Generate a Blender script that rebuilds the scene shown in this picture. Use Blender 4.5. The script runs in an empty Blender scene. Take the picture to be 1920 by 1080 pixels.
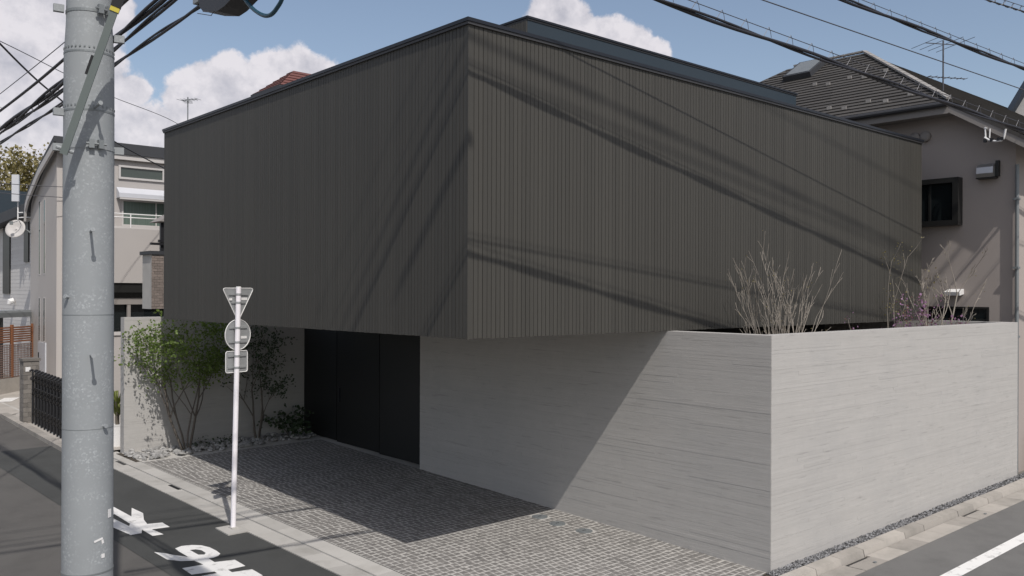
import bpy, math, random
from mathutils import Vector, Matrix

# ------------------------------------------------------------------ camera, world, sun, exposure
scene = bpy.context.scene
COL = scene.collection
PI = math.pi
AZ = math.radians(48.3)
CAM_H = 3.4
cd = bpy.data.cameras.new("camera")
cam = bpy.data.objects.new("camera", cd)
COL.objects.link(cam)
cd.sensor_width = 36.0
cd.lens = 36.0 * 1648.0 / 1920.0
cd.shift_y = 8.3 / 1920.0
cd.clip_start = 0.05
cd.clip_end = 3000.0
cam.location = (0, 0, CAM_H)
fwd = Vector((math.cos(AZ), math.sin(AZ), 0))
rgt = Vector((math.sin(AZ), -math.cos(AZ), 0))
upv = Vector((0, 0, 1))
roll = math.radians(0.207)
r2 = rgt * math.cos(roll) + upv * math.sin(roll)
u2 = upv * math.cos(roll) - rgt * math.sin(roll)
cam.rotation_euler = Matrix((r2, u2, -fwd)).transposed().to_euler()
scene.camera = cam

SUN = Vector((-0.255, -0.77, 1.0)).normalized()          # towards the sun
SUN_EL = math.asin(SUN.z)
world = bpy.data.worlds.new("World")
scene.world = world
world.use_nodes = True


def build_world():
    nt = world.node_tree
    N, L = nt.nodes, nt.links
    N.clear()
    out = N.new("ShaderNodeOutputWorld")
    sky = N.new("ShaderNodeTexSky")
    sky.sky_type = 'NISHITA'
    sky.sun_disc = False
    sky.sun_elevation = SUN_EL
    sky.sun_rotation = math.atan2(SUN.x, SUN.y)
    sky.air_density = 1.0
    sky.dust_density = 1.6
    sky.ozone_density = 1.2
    hs = N.new("ShaderNodeHueSaturation")
    hs.inputs['Saturation'].default_value = 0.86
    L.new(sky.outputs[0], hs.inputs['Color'])
    bg = N.new("ShaderNodeBackground")
    bg.inputs[1].default_value = SKY_STRENGTH
    L.new(hs.outputs[0], bg.inputs[0])
    tc = N.new("ShaderNodeTexCoord")
    nrm = N.new("ShaderNodeVectorMath"); nrm.operation = 'NORMALIZE'
    L.new(tc.outputs['Generated'], nrm.inputs[0])
    D = nrm.outputs[0]

    def math_(op, a, b=None, c=None, clamp=False):
        m = N.new("ShaderNodeMath"); m.operation = op; m.use_clamp = clamp
        for i, v in enumerate((a, b, c)):
            if v is None: continue
            if isinstance(v, (int, float)): m.inputs[i].default_value = v
            else: L.new(v, m.inputs[i])
        return m.outputs[0]

    def noise(vec, scale, detail=6, rough=0.55):
        n = N.new("ShaderNodeTexNoise"); n.inputs['Scale'].default_value = scale
        n.inputs['Detail'].default_value = detail; n.inputs['Roughness'].default_value = rough
        L.new(vec, n.inputs['Vector'])
        return n.outputs[0]

    def offset(vec, o):
        v = N.new("ShaderNodeVectorMath"); v.operation = 'ADD'
        L.new(vec, v.inputs[0]); v.inputs[1].default_value = o
        return v.outputs[0]

    def pix(x, y):
        d = fwd + rgt * ((x - 960) / 1648.0) + upv * ((548.3 - y) / 1648.0)
        return d.normalized()
    # cumulus puffs: direction and angular radius of each lobe
    lobes = [(1035, 52, 66), (1075, 65, 60), (1130, 78, 56), (1180, 92, 52), (1222, 108, 44), (1150, 120, 80),
             (10, 40, 190), (80, 170, 165), (60, 290, 150), (190, 20, 62), (225, 265, 85), (300, 295, 95), (250, 172, 30),
             (380, 190, 70), (430, 168, 62), (445, 235, 90), (505, 165, 62), (560, 150, 56), (600, 160, 50), (570, 220, 110), (160, 330, 120)]
    fields = []
    wob = noise(D, 9.0, 5, 0.6)
    for (x, y, r) in lobes:
        v = N.new("ShaderNodeVectorMath"); v.operation = 'DISTANCE'
        L.new(D, v.inputs[0]); v.inputs[1].default_value = pix(x, y)
        fields.append(math_('SUBTRACT', 1.0, math_('DIVIDE', v.outputs['Value'], r / 1648.0)))
    f = fields[0]
    for g in fields[1:]:
        m = N.new("ShaderNodeMath"); m.operation = 'SMOOTH_MAX'
        L.new(f, m.inputs[0]); L.new(g, m.inputs[1]); m.inputs[2].default_value = 0.12
        f = m.outputs[0]
    # the same kind of scattered cumulus over the rest of the sky
    fr = math_('MULTIPLY', math_('SUBTRACT', noise(D, 2.6, 2, 0.5), 0.52), 5.0)
    away = N.new("ShaderNodeVectorMath"); away.operation = 'DISTANCE'
    L.new(D, away.inputs[0]); away.inputs[1].default_value = pix(960, 300)
    aw = math_('MULTIPLY', math_('SUBTRACT', away.outputs['Value'], 0.62), 8.0, clamp=True)
    rest = math_('ADD', math_('MULTIPLY', fr, aw), math_('MULTIPLY', math_('SUBTRACT', aw, 1.0), 2.0))
    mx = N.new("ShaderNodeMath"); mx.operation = 'MAXIMUM'
    L.new(f, mx.inputs[0]); L.new(rest, mx.inputs[1])
    base = math_('MAXIMUM', mx.outputs[0], -1.0)
    base = math_('MINIMUM', base, 0.55)

    def density(vec):
        n1 = noise(vec, 11.0, 8, 0.6)
        n2 = noise(vec, 38.0, 6, 0.6)
        return math_('ADD', math_('MULTIPLY', math_('SUBTRACT', n1, 0.5), 1.5), math_('MULTIPLY', math_('SUBTRACT', n2, 0.5), 0.55))
    d0 = density(D)
    d1 = density(offset(D, (-0.004, -0.012, 0.016)))
    dens = math_('ADD', base, d0)
    mr = N.new("ShaderNodeMapRange"); mr.interpolation_type = 'SMOOTHSTEP'
    L.new(dens, mr.inputs[0]); mr.inputs[1].default_value = 0.02; mr.inputs[2].default_value = 0.21
    alpha = mr.outputs[0]
    # shading of the puffs: denser towards the sun means shaded; deep inside is greyer
    sh = math_('SUBTRACT', d0, d1)
    lit = math_('ADD', math_('MULTIPLY', sh, 2.2), 0.80)
    lit = math_('SUBTRACT', lit, math_('MULTIPLY', math_('MAXIMUM', math_('SUBTRACT', dens, 0.35), 0.0), 0.42), clamp=True)
    cr = N.new("ShaderNodeMixRGB")
    cr.inputs[1].default_value = (0.47, 0.465, 0.525, 1)
    cr.inputs[2].default_value = (0.83, 0.79, 0.82, 1)
    L.new(lit, cr.inputs[0])
    cb = N.new("ShaderNodeBackground"); L.new(cr.outputs[0], cb.inputs[0]); cb.inputs[1].default_value = 1.0
    mixs = N.new("ShaderNodeMixShader")
    L.new(math_('MULTIPLY', alpha, 0.90), mixs.inputs[0]); L.new(bg.outputs[0], mixs.inputs[1]); L.new(cb.outputs[0], mixs.inputs[2])
    L.new(mixs.outputs[0], out.inputs[0])


SKY_STRENGTH = 0.120
build_world()
sl = bpy.data.lights.new("sun", 'SUN')
sun = bpy.data.objects.new("sun", sl)
COL.objects.link(sun)
sl.energy = 3.5
sl.angle = math.radians(0.53)
sl.color = (1.0, 0.955, 0.90)
sun.rotation_euler = SUN.to_track_quat('Z', 'Y').to_euler()
sun.location = (-20, -60, 80)
scene.view_settings.view_transform = 'Standard'
scene.view_settings.look = 'None'
scene.view_settings.gamma = 1.0
scene.view_settings.exposure = 0.0
scene.view_settings.use_curve_mapping = False

rnd = random.Random(7)


def ground_z(x, y):
    return 0.006 * min(max(x, -20), 45) + 0.023 * min(max(y, -10), 34) - 0.191


# ------------------------------------------------------------------ mesh helpers
class MB:
    def __init__(s):
        s.v, s.f, s.t, s.m = [], [], [], []
        s.tone = 0.5
        s.mi = 0

    def face(s, idx):
        s.f.append(tuple(idx)); s.t.append(s.tone); s.m.append(s.mi)

    def poly(s, pts):
        n = len(s.v)
        s.v += [tuple(p) for p in pts]
        s.face(range(n, n + len(pts)))
        return s

    def hexa(s, p):      # p: 8 corners, bottom 4 ccw then top 4
        n = len(s.v)
        s.v += [tuple(q) for q in p]
        for q in ((3, 2, 1, 0), (4, 5, 6, 7), (0, 1, 5, 4), (1, 2, 6, 5), (2, 3, 7, 6), (3, 0, 4, 7)):
            s.face([n + i for i in q])
        return s

    def box(s, x0, y0, z0, x1, y1, z1):
        return s.hexa([(x0, y0, z0), (x1, y0, z0), (x1, y1, z0), (x0, y1, z0), (x0, y0, z1), (x1, y0, z1), (x1, y1, z1), (x0, y1, z1)])

    def cbox(s, c, e, x=(1, 0, 0), y=(0, 1, 0), z=None):
        c, x, y = Vector(c), Vector(x).normalized(), Vector(y).normalized()
        z = x.cross(y) if z is None else Vector(z)
        p = []
        for k in (-1, 1):
            for (i, j) in ((-1, -1), (1, -1), (1, 1), (-1, 1)):
                p.append(c + x * i * e[0] / 2 + y * j * e[1] / 2 + z * k * e[2] / 2)
        return s.hexa(p)

    def bevbox(s, x0, y0, z0, x1, y1, z1, b):    # box whose top edges are chamfered
        n = len(s.v)
        s.v += [(x0, y0, z0), (x1, y0, z0), (x1, y1, z0), (x0, y1, z0), (x0, y0, z1 - b), (x1, y0, z1 - b), (x1, y1, z1 - b), (x0, y1, z1 - b),
                (x0 + b, y0 + b, z1), (x1 - b, y0 + b, z1), (x1 - b, y1 - b, z1), (x0 + b, y1 - b, z1)]
        for q in ((0, 1, 5, 4), (1, 2, 6, 5), (2, 3, 7, 6), (3, 0, 4, 7), (4, 5, 9, 8), (5, 6, 10, 9), (6, 7, 11, 10), (7, 4, 8, 11), (8, 9, 10, 11)):
            s.face([n + i for i in q])
        return s

    def tube(s, pts, r, n=8, cap=True):
        pts = [Vector(p) for p in pts]
        if not hasattr(r, '__len__'): r = [r] * len(pts)
        base = len(s.v)
        prev = None
        for i, p in enumerate(pts):
            t = (pts[min(i + 1, len(pts) - 1)] - pts[max(i - 1, 0)])
            t = t.normalized() if t.length > 1e-9 else Vector((0, 0, 1))
            if prev is None:
                a = Vector((0, 0, 1)) if abs(t.z) < 0.9 else Vector((1, 0, 0))
                u = t.cross(a).normalized()
            else:
                u = (prev - t * prev.dot(t))
                u = u.normalized() if u.length > 1e-6 else t.orthogonal().normalized()
            prev = u
            w = t.cross(u)
            for k in range(n):
                a = 2 * PI * k / n
                s.v.append(tuple(p + (u * math.cos(a) + w * math.sin(a)) * r[i]))
        for i in range(len(pts) - 1):
            for k in range(n):
                a, b = base + i * n + k, base + i * n + (k + 1) % n
                s.face((a, b, b + n, a + n))
        if cap:
            s.face([base + k for k in reversed(range(n))])
            e = base + (len(pts) - 1) * n
            s.face([e + k for k in range(n)])
        return s

    def prism(s, poly, d):        # closed polygon (3-D points) extruded by the vector d
        n = len(s.v); k = len(poly); d = Vector(d)
        s.v += [tuple(p) for p in poly] + [tuple(Vector(p) + d) for p in poly]
        s.face(range(n, n + k)); s.face(reversed(range(n + k, n + 2 * k)))
        for i in range(k):
            j = (i + 1) % k
            s.face((n + j, n + i, n + k + i, n + k + j))
        return s

    def mesh(s, name, mats, smooth=False):
        me = bpy.data.meshes.new(name)
        me.from_pydata(s.v, [], s.f)
        if not isinstance(mats, (list, tuple)): mats = [mats]
        for m in mats: me.materials.append(m)
        if len(mats) > 1:
            me.polygons.foreach_set('material_index', s.m)
        if smooth:
            me.polygons.foreach_set('use_smooth', [len(f) <= 4 for f in s.f])
        at = me.attributes.new('tone', 'FLOAT', 'FACE')
        at.data.foreach_set('value', s.t)
        me.update()
        return me

    def build(s, name, mats, parent=None, smooth=False, kind=None):
        return add(name, s.mesh(name, mats, smooth), parent, kind=kind)


def world_loc(o):
    p = Vector((0, 0, 0))
    while o is not None:
        p += o.location; o = o.parent
    return p


def add(name, me, parent=None, loc=(0, 0, 0), rot=None, scale=None, kind=None, label=None):
    o = bpy.data.objects.new(name, me)
    COL.objects.link(o)
    o.location = Vector(loc)
    if parent is not None:
        o.parent = parent
        o.location = Vector(loc) - world_loc(parent)
    if rot is not None: o.rotation_euler = rot
    if scale is not None: o.scale = scale
    if kind: o['kind'] = kind
    if label: o['label'] = label
    return o


def tag(o, label, cat=None, group=None, kind=None):
    o['label'] = label
    if cat: o['category'] = cat
    if group: o['group'] = group
    if kind: o['kind'] = kind
    return o


def thing(name, loc, label, cat, group=None, kind=None):
    o = bpy.data.objects.new(name, None)
    o.empty_display_size = 0.2
    COL.objects.link(o)
    o.location = loc
    return tag(o, label, cat, group, kind)


def lerp(a, b, t): return a + (b - a) * t


def sag_line(pts, n=8):        # smooth Catmull-Rom through points
    P = [Vector(p) for p in pts]
    P = [P[0] * 2 - P[1]] + P + [P[-1] * 2 - P[-2]]
    out = []
    for i in range(1, len(P) - 2):
        for k in range(n):
            t = k / n
            a, b, c, d = P[i - 1], P[i], P[i + 1], P[i + 2]
            out.append(0.5 * ((2 * b) + (c - a) * t + (2 * a - 5 * b + 4 * c - d) * t * t + (3 * b - a - 3 * c + d) * t ** 3))
    out.append(P[-2])
    return out


# ------------------------------------------------------------------ materials
def mat(name, color, rough=0.8, var=0.12, scale=3.0, stretch=(1, 1, 1), bump=0.0, bscale=40.0, metal=0.0, tone=0.0, objrand=0.0,
        color2=None, c2scale=1.2, c2lo=0.5, c2hi=0.65, fine=0.0, fscale=150.0, spec=None, coat=0.0):
    m = bpy.data.materials.new(name)
    m.use_nodes = True
    nt = m.node_tree; N, L = nt.nodes, nt.links
    b = N['Principled BSDF']
    b.inputs['Roughness'].default_value = rough
    b.inputs['Metallic'].default_value = metal
    if spec is not None: b.inputs['Specular IOR Level'].default_value = spec
    if coat: b.inputs['Coat Weight'].default_value = coat
    geo = N.new("ShaderNodeNewGeometry")
    mp = N.new("ShaderNodeVectorMath"); mp.operation = 'MULTIPLY'
    L.new(geo.outputs['Position'], mp.inputs[0]); mp.inputs[1].default_value = stretch
    P = mp.outputs[0]

    def noise(sc, det=5, ro=0.55):
        n = N.new("ShaderNodeTexNoise"); n.inputs['Scale'].default_value = sc
        n.inputs['Detail'].default_value = det; n.inputs['Roughness'].default_value = ro
        L.new(P, n.inputs['Vector']); return n.outputs[0]

    def mth(op, a, bb, clamp=False):
        q = N.new("ShaderNodeMath"); q.operation = op; q.use_clamp = clamp
        for i, v in enumerate((a, bb)):
            if isinstance(v, (int, float)): q.inputs[i].default_value = v
            else: L.new(v, q.inputs[i])
        return q.outputs[0]
    col = None
    if color2 is not None:
        mr = N.new("ShaderNodeMapRange"); L.new(noise(c2scale, 6, 0.6), mr.inputs[0])
        mr.inputs[1].default_value = c2lo; mr.inputs[2].default_value = c2hi
        mx = N.new("ShaderNodeMixRGB"); L.new(mr.outputs[0], mx.inputs[0])
        mx.inputs[1].default_value = (*color, 1); mx.inputs[2].default_value = (*color2, 1)
        col = mx.outputs[0]
    fac = mth('ADD', 1.0 - var, mth('MULTIPLY', noise(scale), 2 * var))
    if fine:
        fac = mth('ADD', fac, mth('MULTIPLY', mth('SUBTRACT', noise(fscale, 3, 0.7), 0.5), 2 * fine))
    if tone:
        a = N.new("ShaderNodeAttribute"); a.attribute_name = 'tone'
        fac = mth('ADD', fac, mth('MULTIPLY', mth('SUBTRACT', a.outputs['Fac'], 0.5), 2 * tone))
    if objrand:
        oi = N.new("ShaderNodeObjectInfo")
        fac = mth('ADD', fac, mth('MULTIPLY', mth('SUBTRACT', oi.outputs['Random'], 0.5), 2 * objrand))
    sc = N.new("ShaderNodeVectorMath"); sc.operation = 'SCALE'
    if col is None: sc.inputs[0].default_value = color
    else: L.new(col, sc.inputs[0])
    L.new(fac, sc.inputs['Scale'])
    L.new(sc.outputs[0], b.inputs['Base Color'])
    if bump:
        bp = N.new("ShaderNodeBump"); bp.inputs['Strength'].default_value = min(1.0, bump); bp.inputs['Distance'].default_value = 0.004
        L.new(noise(bscale, 4, 0.6), bp.inputs['Height']); L.new(bp.outputs[0], b.inputs['Normal'])
    return m


M = {}
M['cladding'] = mat('dark_cladding', (0.0465, 0.0437, 0.0372), 0.6, 0.13, 0.8, (1, 1, 0.25), 0.25, 60, objrand=0.10, tone=0.10, fine=0.05, fscale=60)
M['cladding_back'] = mat('cladding_backing', (0.03, 0.03, 0.028), 0.8, 0.1)
M['coping'] = mat('dark_metal_coping', (0.018, 0.020, 0.026), 0.4, 0.08, 2.0, metal=0.3)
M['flashing'] = mat('grey_metal_flashing', (0.062, 0.061, 0.063), 0.5, 0.08, 2.0, metal=0.4)
M['bluegrey'] = mat('blue_grey_sheet_metal', (0.024, 0.037, 0.049), 0.5, 0.06, 1.2, metal=0.15)
M['gate'] = mat('black_steel_gate', (0.0055, 0.0065, 0.007), 0.55, 0.15, 1.5, objrand=0.15)
M['concrete_x'] = mat('board_marked_concrete', (0.410, 0.396, 0.378), 0.85, 0.09, 0.9, (1, 1, 1), 0.3, 60, tone=0.03, fine=0.05, fscale=9,
                      color2=(0.365, 0.355, 0.342), c2scale=0.9, c2lo=0.48, c2hi=0.72)
M['concrete'] = mat('plain_concrete', (0.42, 0.405, 0.385), 0.9, 0.10, 2.2, bump=0.4, bscale=50, fine=0.06, fscale=40, objrand=0.06)
M['gutter'] = mat('street_concrete', (0.40, 0.385, 0.36), 0.9, 0.14, 2.0, bump=0.5, bscale=70, fine=0.08, fscale=60, objrand=0.10,
                  color2=(0.31, 0.295, 0.27), c2scale=2.5, c2lo=0.5, c2hi=0.75)
M['gutter_old'] = mat('weathered_concrete', (0.33, 0.305, 0.275), 0.9, 0.16, 2.0, bump=0.5, bscale=70, fine=0.10, fscale=50, objrand=0.16,
                      color2=(0.24, 0.225, 0.20), c2scale=2.5, c2lo=0.45, c2hi=0.75)
M['sett'] = mat('granite_sett', (0.176, 0.167, 0.157), 0.75, 0.16, 6.0, bump=0.6, bscale=90, objrand=0.12, tone=0.12, fine=0.12, fscale=140)
M['mortar'] = mat('sett_mortar', (0.42, 0.405, 0.38), 0.95, 0.15, 4.0, bump=0.4, bscale=120, fine=0.10, fscale=80)
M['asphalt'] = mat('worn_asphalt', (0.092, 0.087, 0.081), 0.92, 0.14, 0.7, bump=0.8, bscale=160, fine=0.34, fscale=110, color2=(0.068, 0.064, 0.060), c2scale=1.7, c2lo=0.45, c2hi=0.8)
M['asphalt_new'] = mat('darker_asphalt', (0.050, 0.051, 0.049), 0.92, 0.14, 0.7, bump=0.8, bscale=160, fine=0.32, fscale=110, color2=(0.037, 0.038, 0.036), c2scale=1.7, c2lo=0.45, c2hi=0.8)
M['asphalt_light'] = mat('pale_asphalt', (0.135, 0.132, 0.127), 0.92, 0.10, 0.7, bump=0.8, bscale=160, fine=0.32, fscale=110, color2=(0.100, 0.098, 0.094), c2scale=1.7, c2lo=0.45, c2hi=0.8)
M['paint'] = mat('road_paint', (0.70, 0.69, 0.67), 0.7, 0.05, 3.0, fine=0.16, fscale=90, color2=(0.33, 0.32, 0.31), c2scale=9.0, c2lo=0.56, c2hi=0.74)
M['soil'] = mat('soil', (0.055, 0.045, 0.034), 0.95, 0.25, 4.0, bump=0.8, bscale=60)
M['earth'] = mat('ground_cover', (0.16, 0.15, 0.135), 0.95, 0.2, 0.5)
M['gravel'] = mat('blue_grey_gravel', (0.16, 0.16, 0.165), 0.85, 0.2, 8.0, tone=0.75)
M['rock'] = mat('pale_rock', (0.29, 0.285, 0.277), 0.85, 0.22, 9.0, bump=0.7, bscale=45, objrand=0.28)
M['galv'] = mat('galvanised_steel', (0.285, 0.302, 0.312), 0.62, 0.10, 3.0, metal=0.0, spec=0.35)
M['galv_dark'] = mat('aged_galvanised_steel', (0.20, 0.215, 0.22), 0.5, 0.12, 5.0, metal=0.3)
M['brace'] = mat('grey_green_paint', (0.125, 0.148, 0.143), 0.5, 0.10, 5.0)
M['black'] = mat('black_rubber', (0.012, 0.012, 0.014), 0.45, 0.1)
M['blackcable'] = mat('black_cable_sheath', (0.016, 0.016, 0.022), 0.5, 0.1)
M['steelwire'] = mat('steel_wire', (0.09, 0.09, 0.10), 0.5, 0.1, metal=0.4)
M['bluepipe'] = mat('blue_hose', (0.015, 0.06, 0.09), 0.4, 0.1)
M['yellow'] = mat('yellow_tape', (0.55, 0.46, 0.06), 0.6, 0.1)
M['whitepaint'] = mat('white_pole_paint', (0.80, 0.77, 0.80), 0.45, 0.05, 5.0, color2=(0.42, 0.33, 0.28), c2scale=9.0, c2lo=0.70, c2hi=0.74)
M['signback'] = mat('bare_aluminium', (0.36, 0.37, 0.375), 0.5, 0.10, 5.0, metal=0.4)
M['signred'] = mat('sign_red', (0.55, 0.02, 0.03), 0.4, 0.03)
M['signblue'] = mat('sign_blue', (0.03, 0.08, 0.42), 0.4, 0.03)
M['white'] = mat('white_paint', (0.72, 0.71, 0.70), 0.5, 0.05, 5.0)
M['taupe'] = mat('taupe_render', (0.35, 0.308, 0.283), 0.9, 0.05, 0.8, bump=0.35, bscale=120, fine=0.03, fscale=60)
M['taupetrim'] = mat('taupe_fascia', (0.24, 0.22, 0.205), 0.7, 0.08, 1.5)
M['tile'] = mat('grey_brown_roof_tile', (0.056, 0.051, 0.046), 0.75, 0.18, 1.5, tone=0.18, fine=0.12, fscale=30)
M['ridgetile'] = mat('pale_ridge_tile', (0.27, 0.255, 0.24), 0.75, 0.12, 4.0, objrand=0.12)
M['darkmetal'] = mat('dark_bronze_metal', (0.022, 0.022, 0.021), 0.4, 0.1, metal=0.3)
M['glass'] = mat('dark_window_glass', (0.010, 0.013, 0.014), 0.06, 0.05, spec=0.7)
M['glass_green'] = mat('curtained_window_glass', (0.11, 0.145, 0.125), 0.25, 0.35, 3.0, (9, 9, 0.2), spec=0.5)
M['glass_grey'] = mat('grey_window_glass', (0.055, 0.07, 0.062), 0.12, 0.2, 1.0, spec=0.6)
M['steel'] = mat('bright_steel', (0.48, 0.47, 0.46), 0.3, 0.08, metal=0.7)
M['beige'] = mat('beige_siding', (0.39, 0.366, 0.35), 0.85, 0.05, 1.0, bump=0.25, bscale=60)
M['beige_dark'] = mat('beige_gable_siding', (0.43, 0.403, 0.383), 0.85, 0.05, 1.0, bump=0.25, bscale=60)
M['pale_trim'] = mat('pale_trim', (0.47, 0.45, 0.435), 0.7, 0.04, 2.0)
M['roofdark'] = mat('charcoal_roof', (0.035, 0.037, 0.042), 0.6, 0.1, 2.0)
M['awning'] = mat('pale_awning', (0.50, 0.51, 0.54), 0.6, 0.05, 2.0)
M['siding'] = mat('white_siding', (0.62, 0.60, 0.58), 0.8, 0.05, 2.0, tone=0.05)
M['brick'] = mat('brown_brick_tile', (0.20, 0.165, 0.145), 0.85, 0.15, 6.0, objrand=0.20)
M['stonetile'] = mat('grey_stone_tile', (0.17, 0.155, 0.14), 0.85, 0.15, 6.0, objrand=0.22)
M['redbrick'] = mat('dark_red_brick', (0.085, 0.035, 0.03), 0.85, 0.15, 6.0, objrand=0.25)
M['redroof'] = mat('red_brown_roof', (0.13, 0.05, 0.042), 0.75, 0.15, 3.0, tone=0.1)
M['wood'] = mat('orange_brown_wood', (0.20, 0.082, 0.038), 0.7, 0.15, 4.0, objrand=0.12, tone=0.10)
M['lattice'] = mat('weathered_lattice_wood', (0.22, 0.15, 0.125), 0.8, 0.15, 4.0, tone=0.1)
M['bark'] = mat('grey_brown_bark', (0.105, 0.09, 0.072), 0.9, 0.25, 12.0, bump=0.6, bscale=60)
M['twig'] = mat('pale_bare_twig', (0.27, 0.24, 0.205), 0.9, 0.2, 9.0)
M['trunkdark'] = mat('garden_tree_bark', (0.11, 0.095, 0.08), 0.9, 0.25, 12.0)


def leaf_mat(name, c, transl=0.35, tone=0.35):
    m = mat(name, c, 0.55, 0.10, 3.0, tone=tone)
    nt = m.node_tree; N, L = nt.nodes, nt.links
    b = N['Principled BSDF']
    src = b.inputs['Base Color'].links[0].from_socket
    tr = N.new("ShaderNodeBsdfTranslucent"); mix = N.new("ShaderNodeMixShader")
    g = N.new("ShaderNodeVectorMath"); g.operation = 'MULTIPLY'; g.inputs[1].default_value = (1.3, 1.25, 0.6)
    L.new(src, g.inputs[0]); L.new(g.outputs[0], tr.inputs[0])
    out = N['Material Output']
    mix.inputs[0].default_value = transl
    L.new(b.outputs[0], mix.inputs[1]); L.new(tr.outputs[0], mix.inputs[2]); L.new(mix.outputs[0], out.inputs[0])
    return m


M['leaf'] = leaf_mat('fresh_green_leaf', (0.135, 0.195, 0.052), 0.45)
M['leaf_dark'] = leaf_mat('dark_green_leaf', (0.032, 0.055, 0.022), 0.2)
M['leaf_yellow'] = leaf_mat('spring_yellow_leaf', (0.24, 0.205, 0.095), 0.35)
M['leaf_palm'] = leaf_mat('yellow_green_blade', (0.20, 0.23, 0.06), 0.3)
M['blossom'] = leaf_mat('pink_blossom', (0.33, 0.18, 0.32), 0.35, 0.25)


def galv_spangle(m):      # zinc spangle flakes
    nt = m.node_tree; N, L = nt.nodes, nt.links
    b = N['Principled BSDF']
    src = b.inputs['Base Color'].links[0].from_socket
    geo = N.new("ShaderNodeNewGeometry")
    vo = N.new("ShaderNodeTexVoronoi"); vo.inputs['Scale'].default_value = 95.0
    L.new(geo.outputs['Position'], vo.inputs['Vector'])
    sep = N.new("ShaderNodeSeparateColor"); L.new(vo.outputs['Color'], sep.inputs[0])
    ns = N.new("ShaderNodeTexNoise"); ns.inputs['Scale'].default_value = 7.0; ns.inputs['Detail'].default_value = 6
    L.new(geo.outputs['Position'], ns.inputs['Vector'])
    pw = N.new("ShaderNodeMath"); pw.operation = 'POWER'; L.new(sep.outputs[0], pw.inputs[0]); pw.inputs[1].default_value = 5.0
    mr = N.new("ShaderNodeMapRange"); L.new(ns.outputs[0], mr.inputs[0]); mr.inputs[1].default_value = 0.40; mr.inputs[2].default_value = 0.66
    mu = N.new("ShaderNodeMath"); mu.operation = 'MULTIPLY'; L.new(pw.outputs[0], mu.inputs[0]); L.new(mr.outputs[0], mu.inputs[1])
    ad = N.new("ShaderNodeMath"); ad.operation = 'MULTIPLY_ADD'; L.new(mu.outputs[0], ad.inputs[0]); ad.inputs[1].default_value = 0.42; ad.inputs[2].default_value = 0.93
    sc = N.new("ShaderNodeVectorMath"); sc.operation = 'SCALE'; L.new(src, sc.inputs[0]); L.new(ad.outputs[0], sc.inputs['Scale'])
    L.new(sc.outputs[0], b.inputs['Base Color'])


galv_spangle(M['galv'])


def concrete_grain(m):    # horizontal board grain and blotches of the board-marked concrete
    nt = m.node_tree; N, L = nt.nodes, nt.links
    b = N['Principled BSDF']
    src = b.inputs['Base Color'].links[0].from_socket
    geo = N.new("ShaderNodeNewGeometry")
    mp = N.new("ShaderNodeVectorMath"); mp.operation = 'MULTIPLY'; mp.inputs[1].default_value = (1.6, 1.6, 42.0)
    L.new(geo.outputs['Position'], mp.inputs[0])
    n = N.new("ShaderNodeTexNoise"); n.inputs['Scale'].default_value = 1.0; n.inputs['Detail'].default_value = 6; n.inputs['Roughness'].default_value = 0.65
    L.new(mp.outputs[0], n.inputs['Vector'])
    mr = N.new("ShaderNodeMapRange"); L.new(n.outputs[0], mr.inputs[0])
    mr.inputs[1].default_value = 0.25; mr.inputs[2].default_value = 0.75; mr.inputs[3].default_value = 0.95; mr.inputs[4].default_value = 1.045
    # sparse dark grain streaks
    mp2 = N.new("ShaderNodeVectorMath"); mp2.operation = 'MULTIPLY'; mp2.inputs[1].default_value = (2.2, 2.2, 30.0)
    L.new(geo.outputs['Position'], mp2.inputs[0])
    n2 = N.new("ShaderNodeTexNoise"); n2.inputs['Scale'].default_value = 1.0; n2.inputs['Detail'].default_value = 3
    L.new(mp2.outputs[0], n2.inputs['Vector'])
    m2 = N.new("ShaderNodeMapRange"); L.new(n2.outputs[0], m2.inputs[0])
    m2.inputs[1].default_value = 0.27; m2.inputs[2].default_value = 0.38; m2.inputs[3].default_value = 0.82; m2.inputs[4].default_value = 1.0
    mu = N.new("ShaderNodeMath"); mu.operation = 'MULTIPLY'; L.new(mr.outputs[0], mu.inputs[0]); L.new(m2.outputs[0], mu.inputs[1])
    sc = N.new("ShaderNodeVectorMath"); sc.operation = 'SCALE'; L.new(src, sc.inputs[0]); L.new(mu.outputs[0], sc.inputs['Scale'])
    L.new(sc.outputs[0], b.inputs['Base Color'])
    bp = N.new("ShaderNodeBump"); bp.inputs['Strength'].default_value = 0.55; bp.inputs['Distance'].default_value = 0.004
    L.new(n.outputs[0], bp.inputs['Height'])
    old = b.inputs['Normal'].links[0].from_socket
    L.new(old, bp.inputs['Normal']); L.new(bp.outputs[0], b.inputs['Normal'])


concrete_grain(M['concrete_x'])

# ------------------------------------------------------------------ ground, roads, kerbs
mb = MB()
xs = [-900, -60, -20, 45, 120, 900]
ys = [-900, -60, -10, 0.5, 34, 120, 900]
for i in range(len(xs)):
    for j in range(len(ys)):
        mb.v.append((xs[i], ys[j], ground_z(xs[i], ys[j]) - 0.06))
for i in range(len(xs) - 1):
    for j in range(len(ys) - 1):
        a = i * len(ys) + j
        mb.face((a, a + len(ys), a + len(ys) + 1, a + 1))
tag(mb.build('ground', M['earth']), 'pale bare ground stretching away behind the houses', kind='structure')


def skew(x0, y, k=-0.033): return x0 + k * (y - 10.0)      # the side street runs a little askew


def gz_poly(pts, lift, mat_, name, parent=None, label=None, kind=None):
    q = MB(); q.poly([(x, y, ground_z(x, y) + lift) for x, y in pts])
    o = add(name, q.mesh(name, mat_), parent)
    if label: o['label'] = label
    if kind: o['kind'] = kind
    return o


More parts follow.
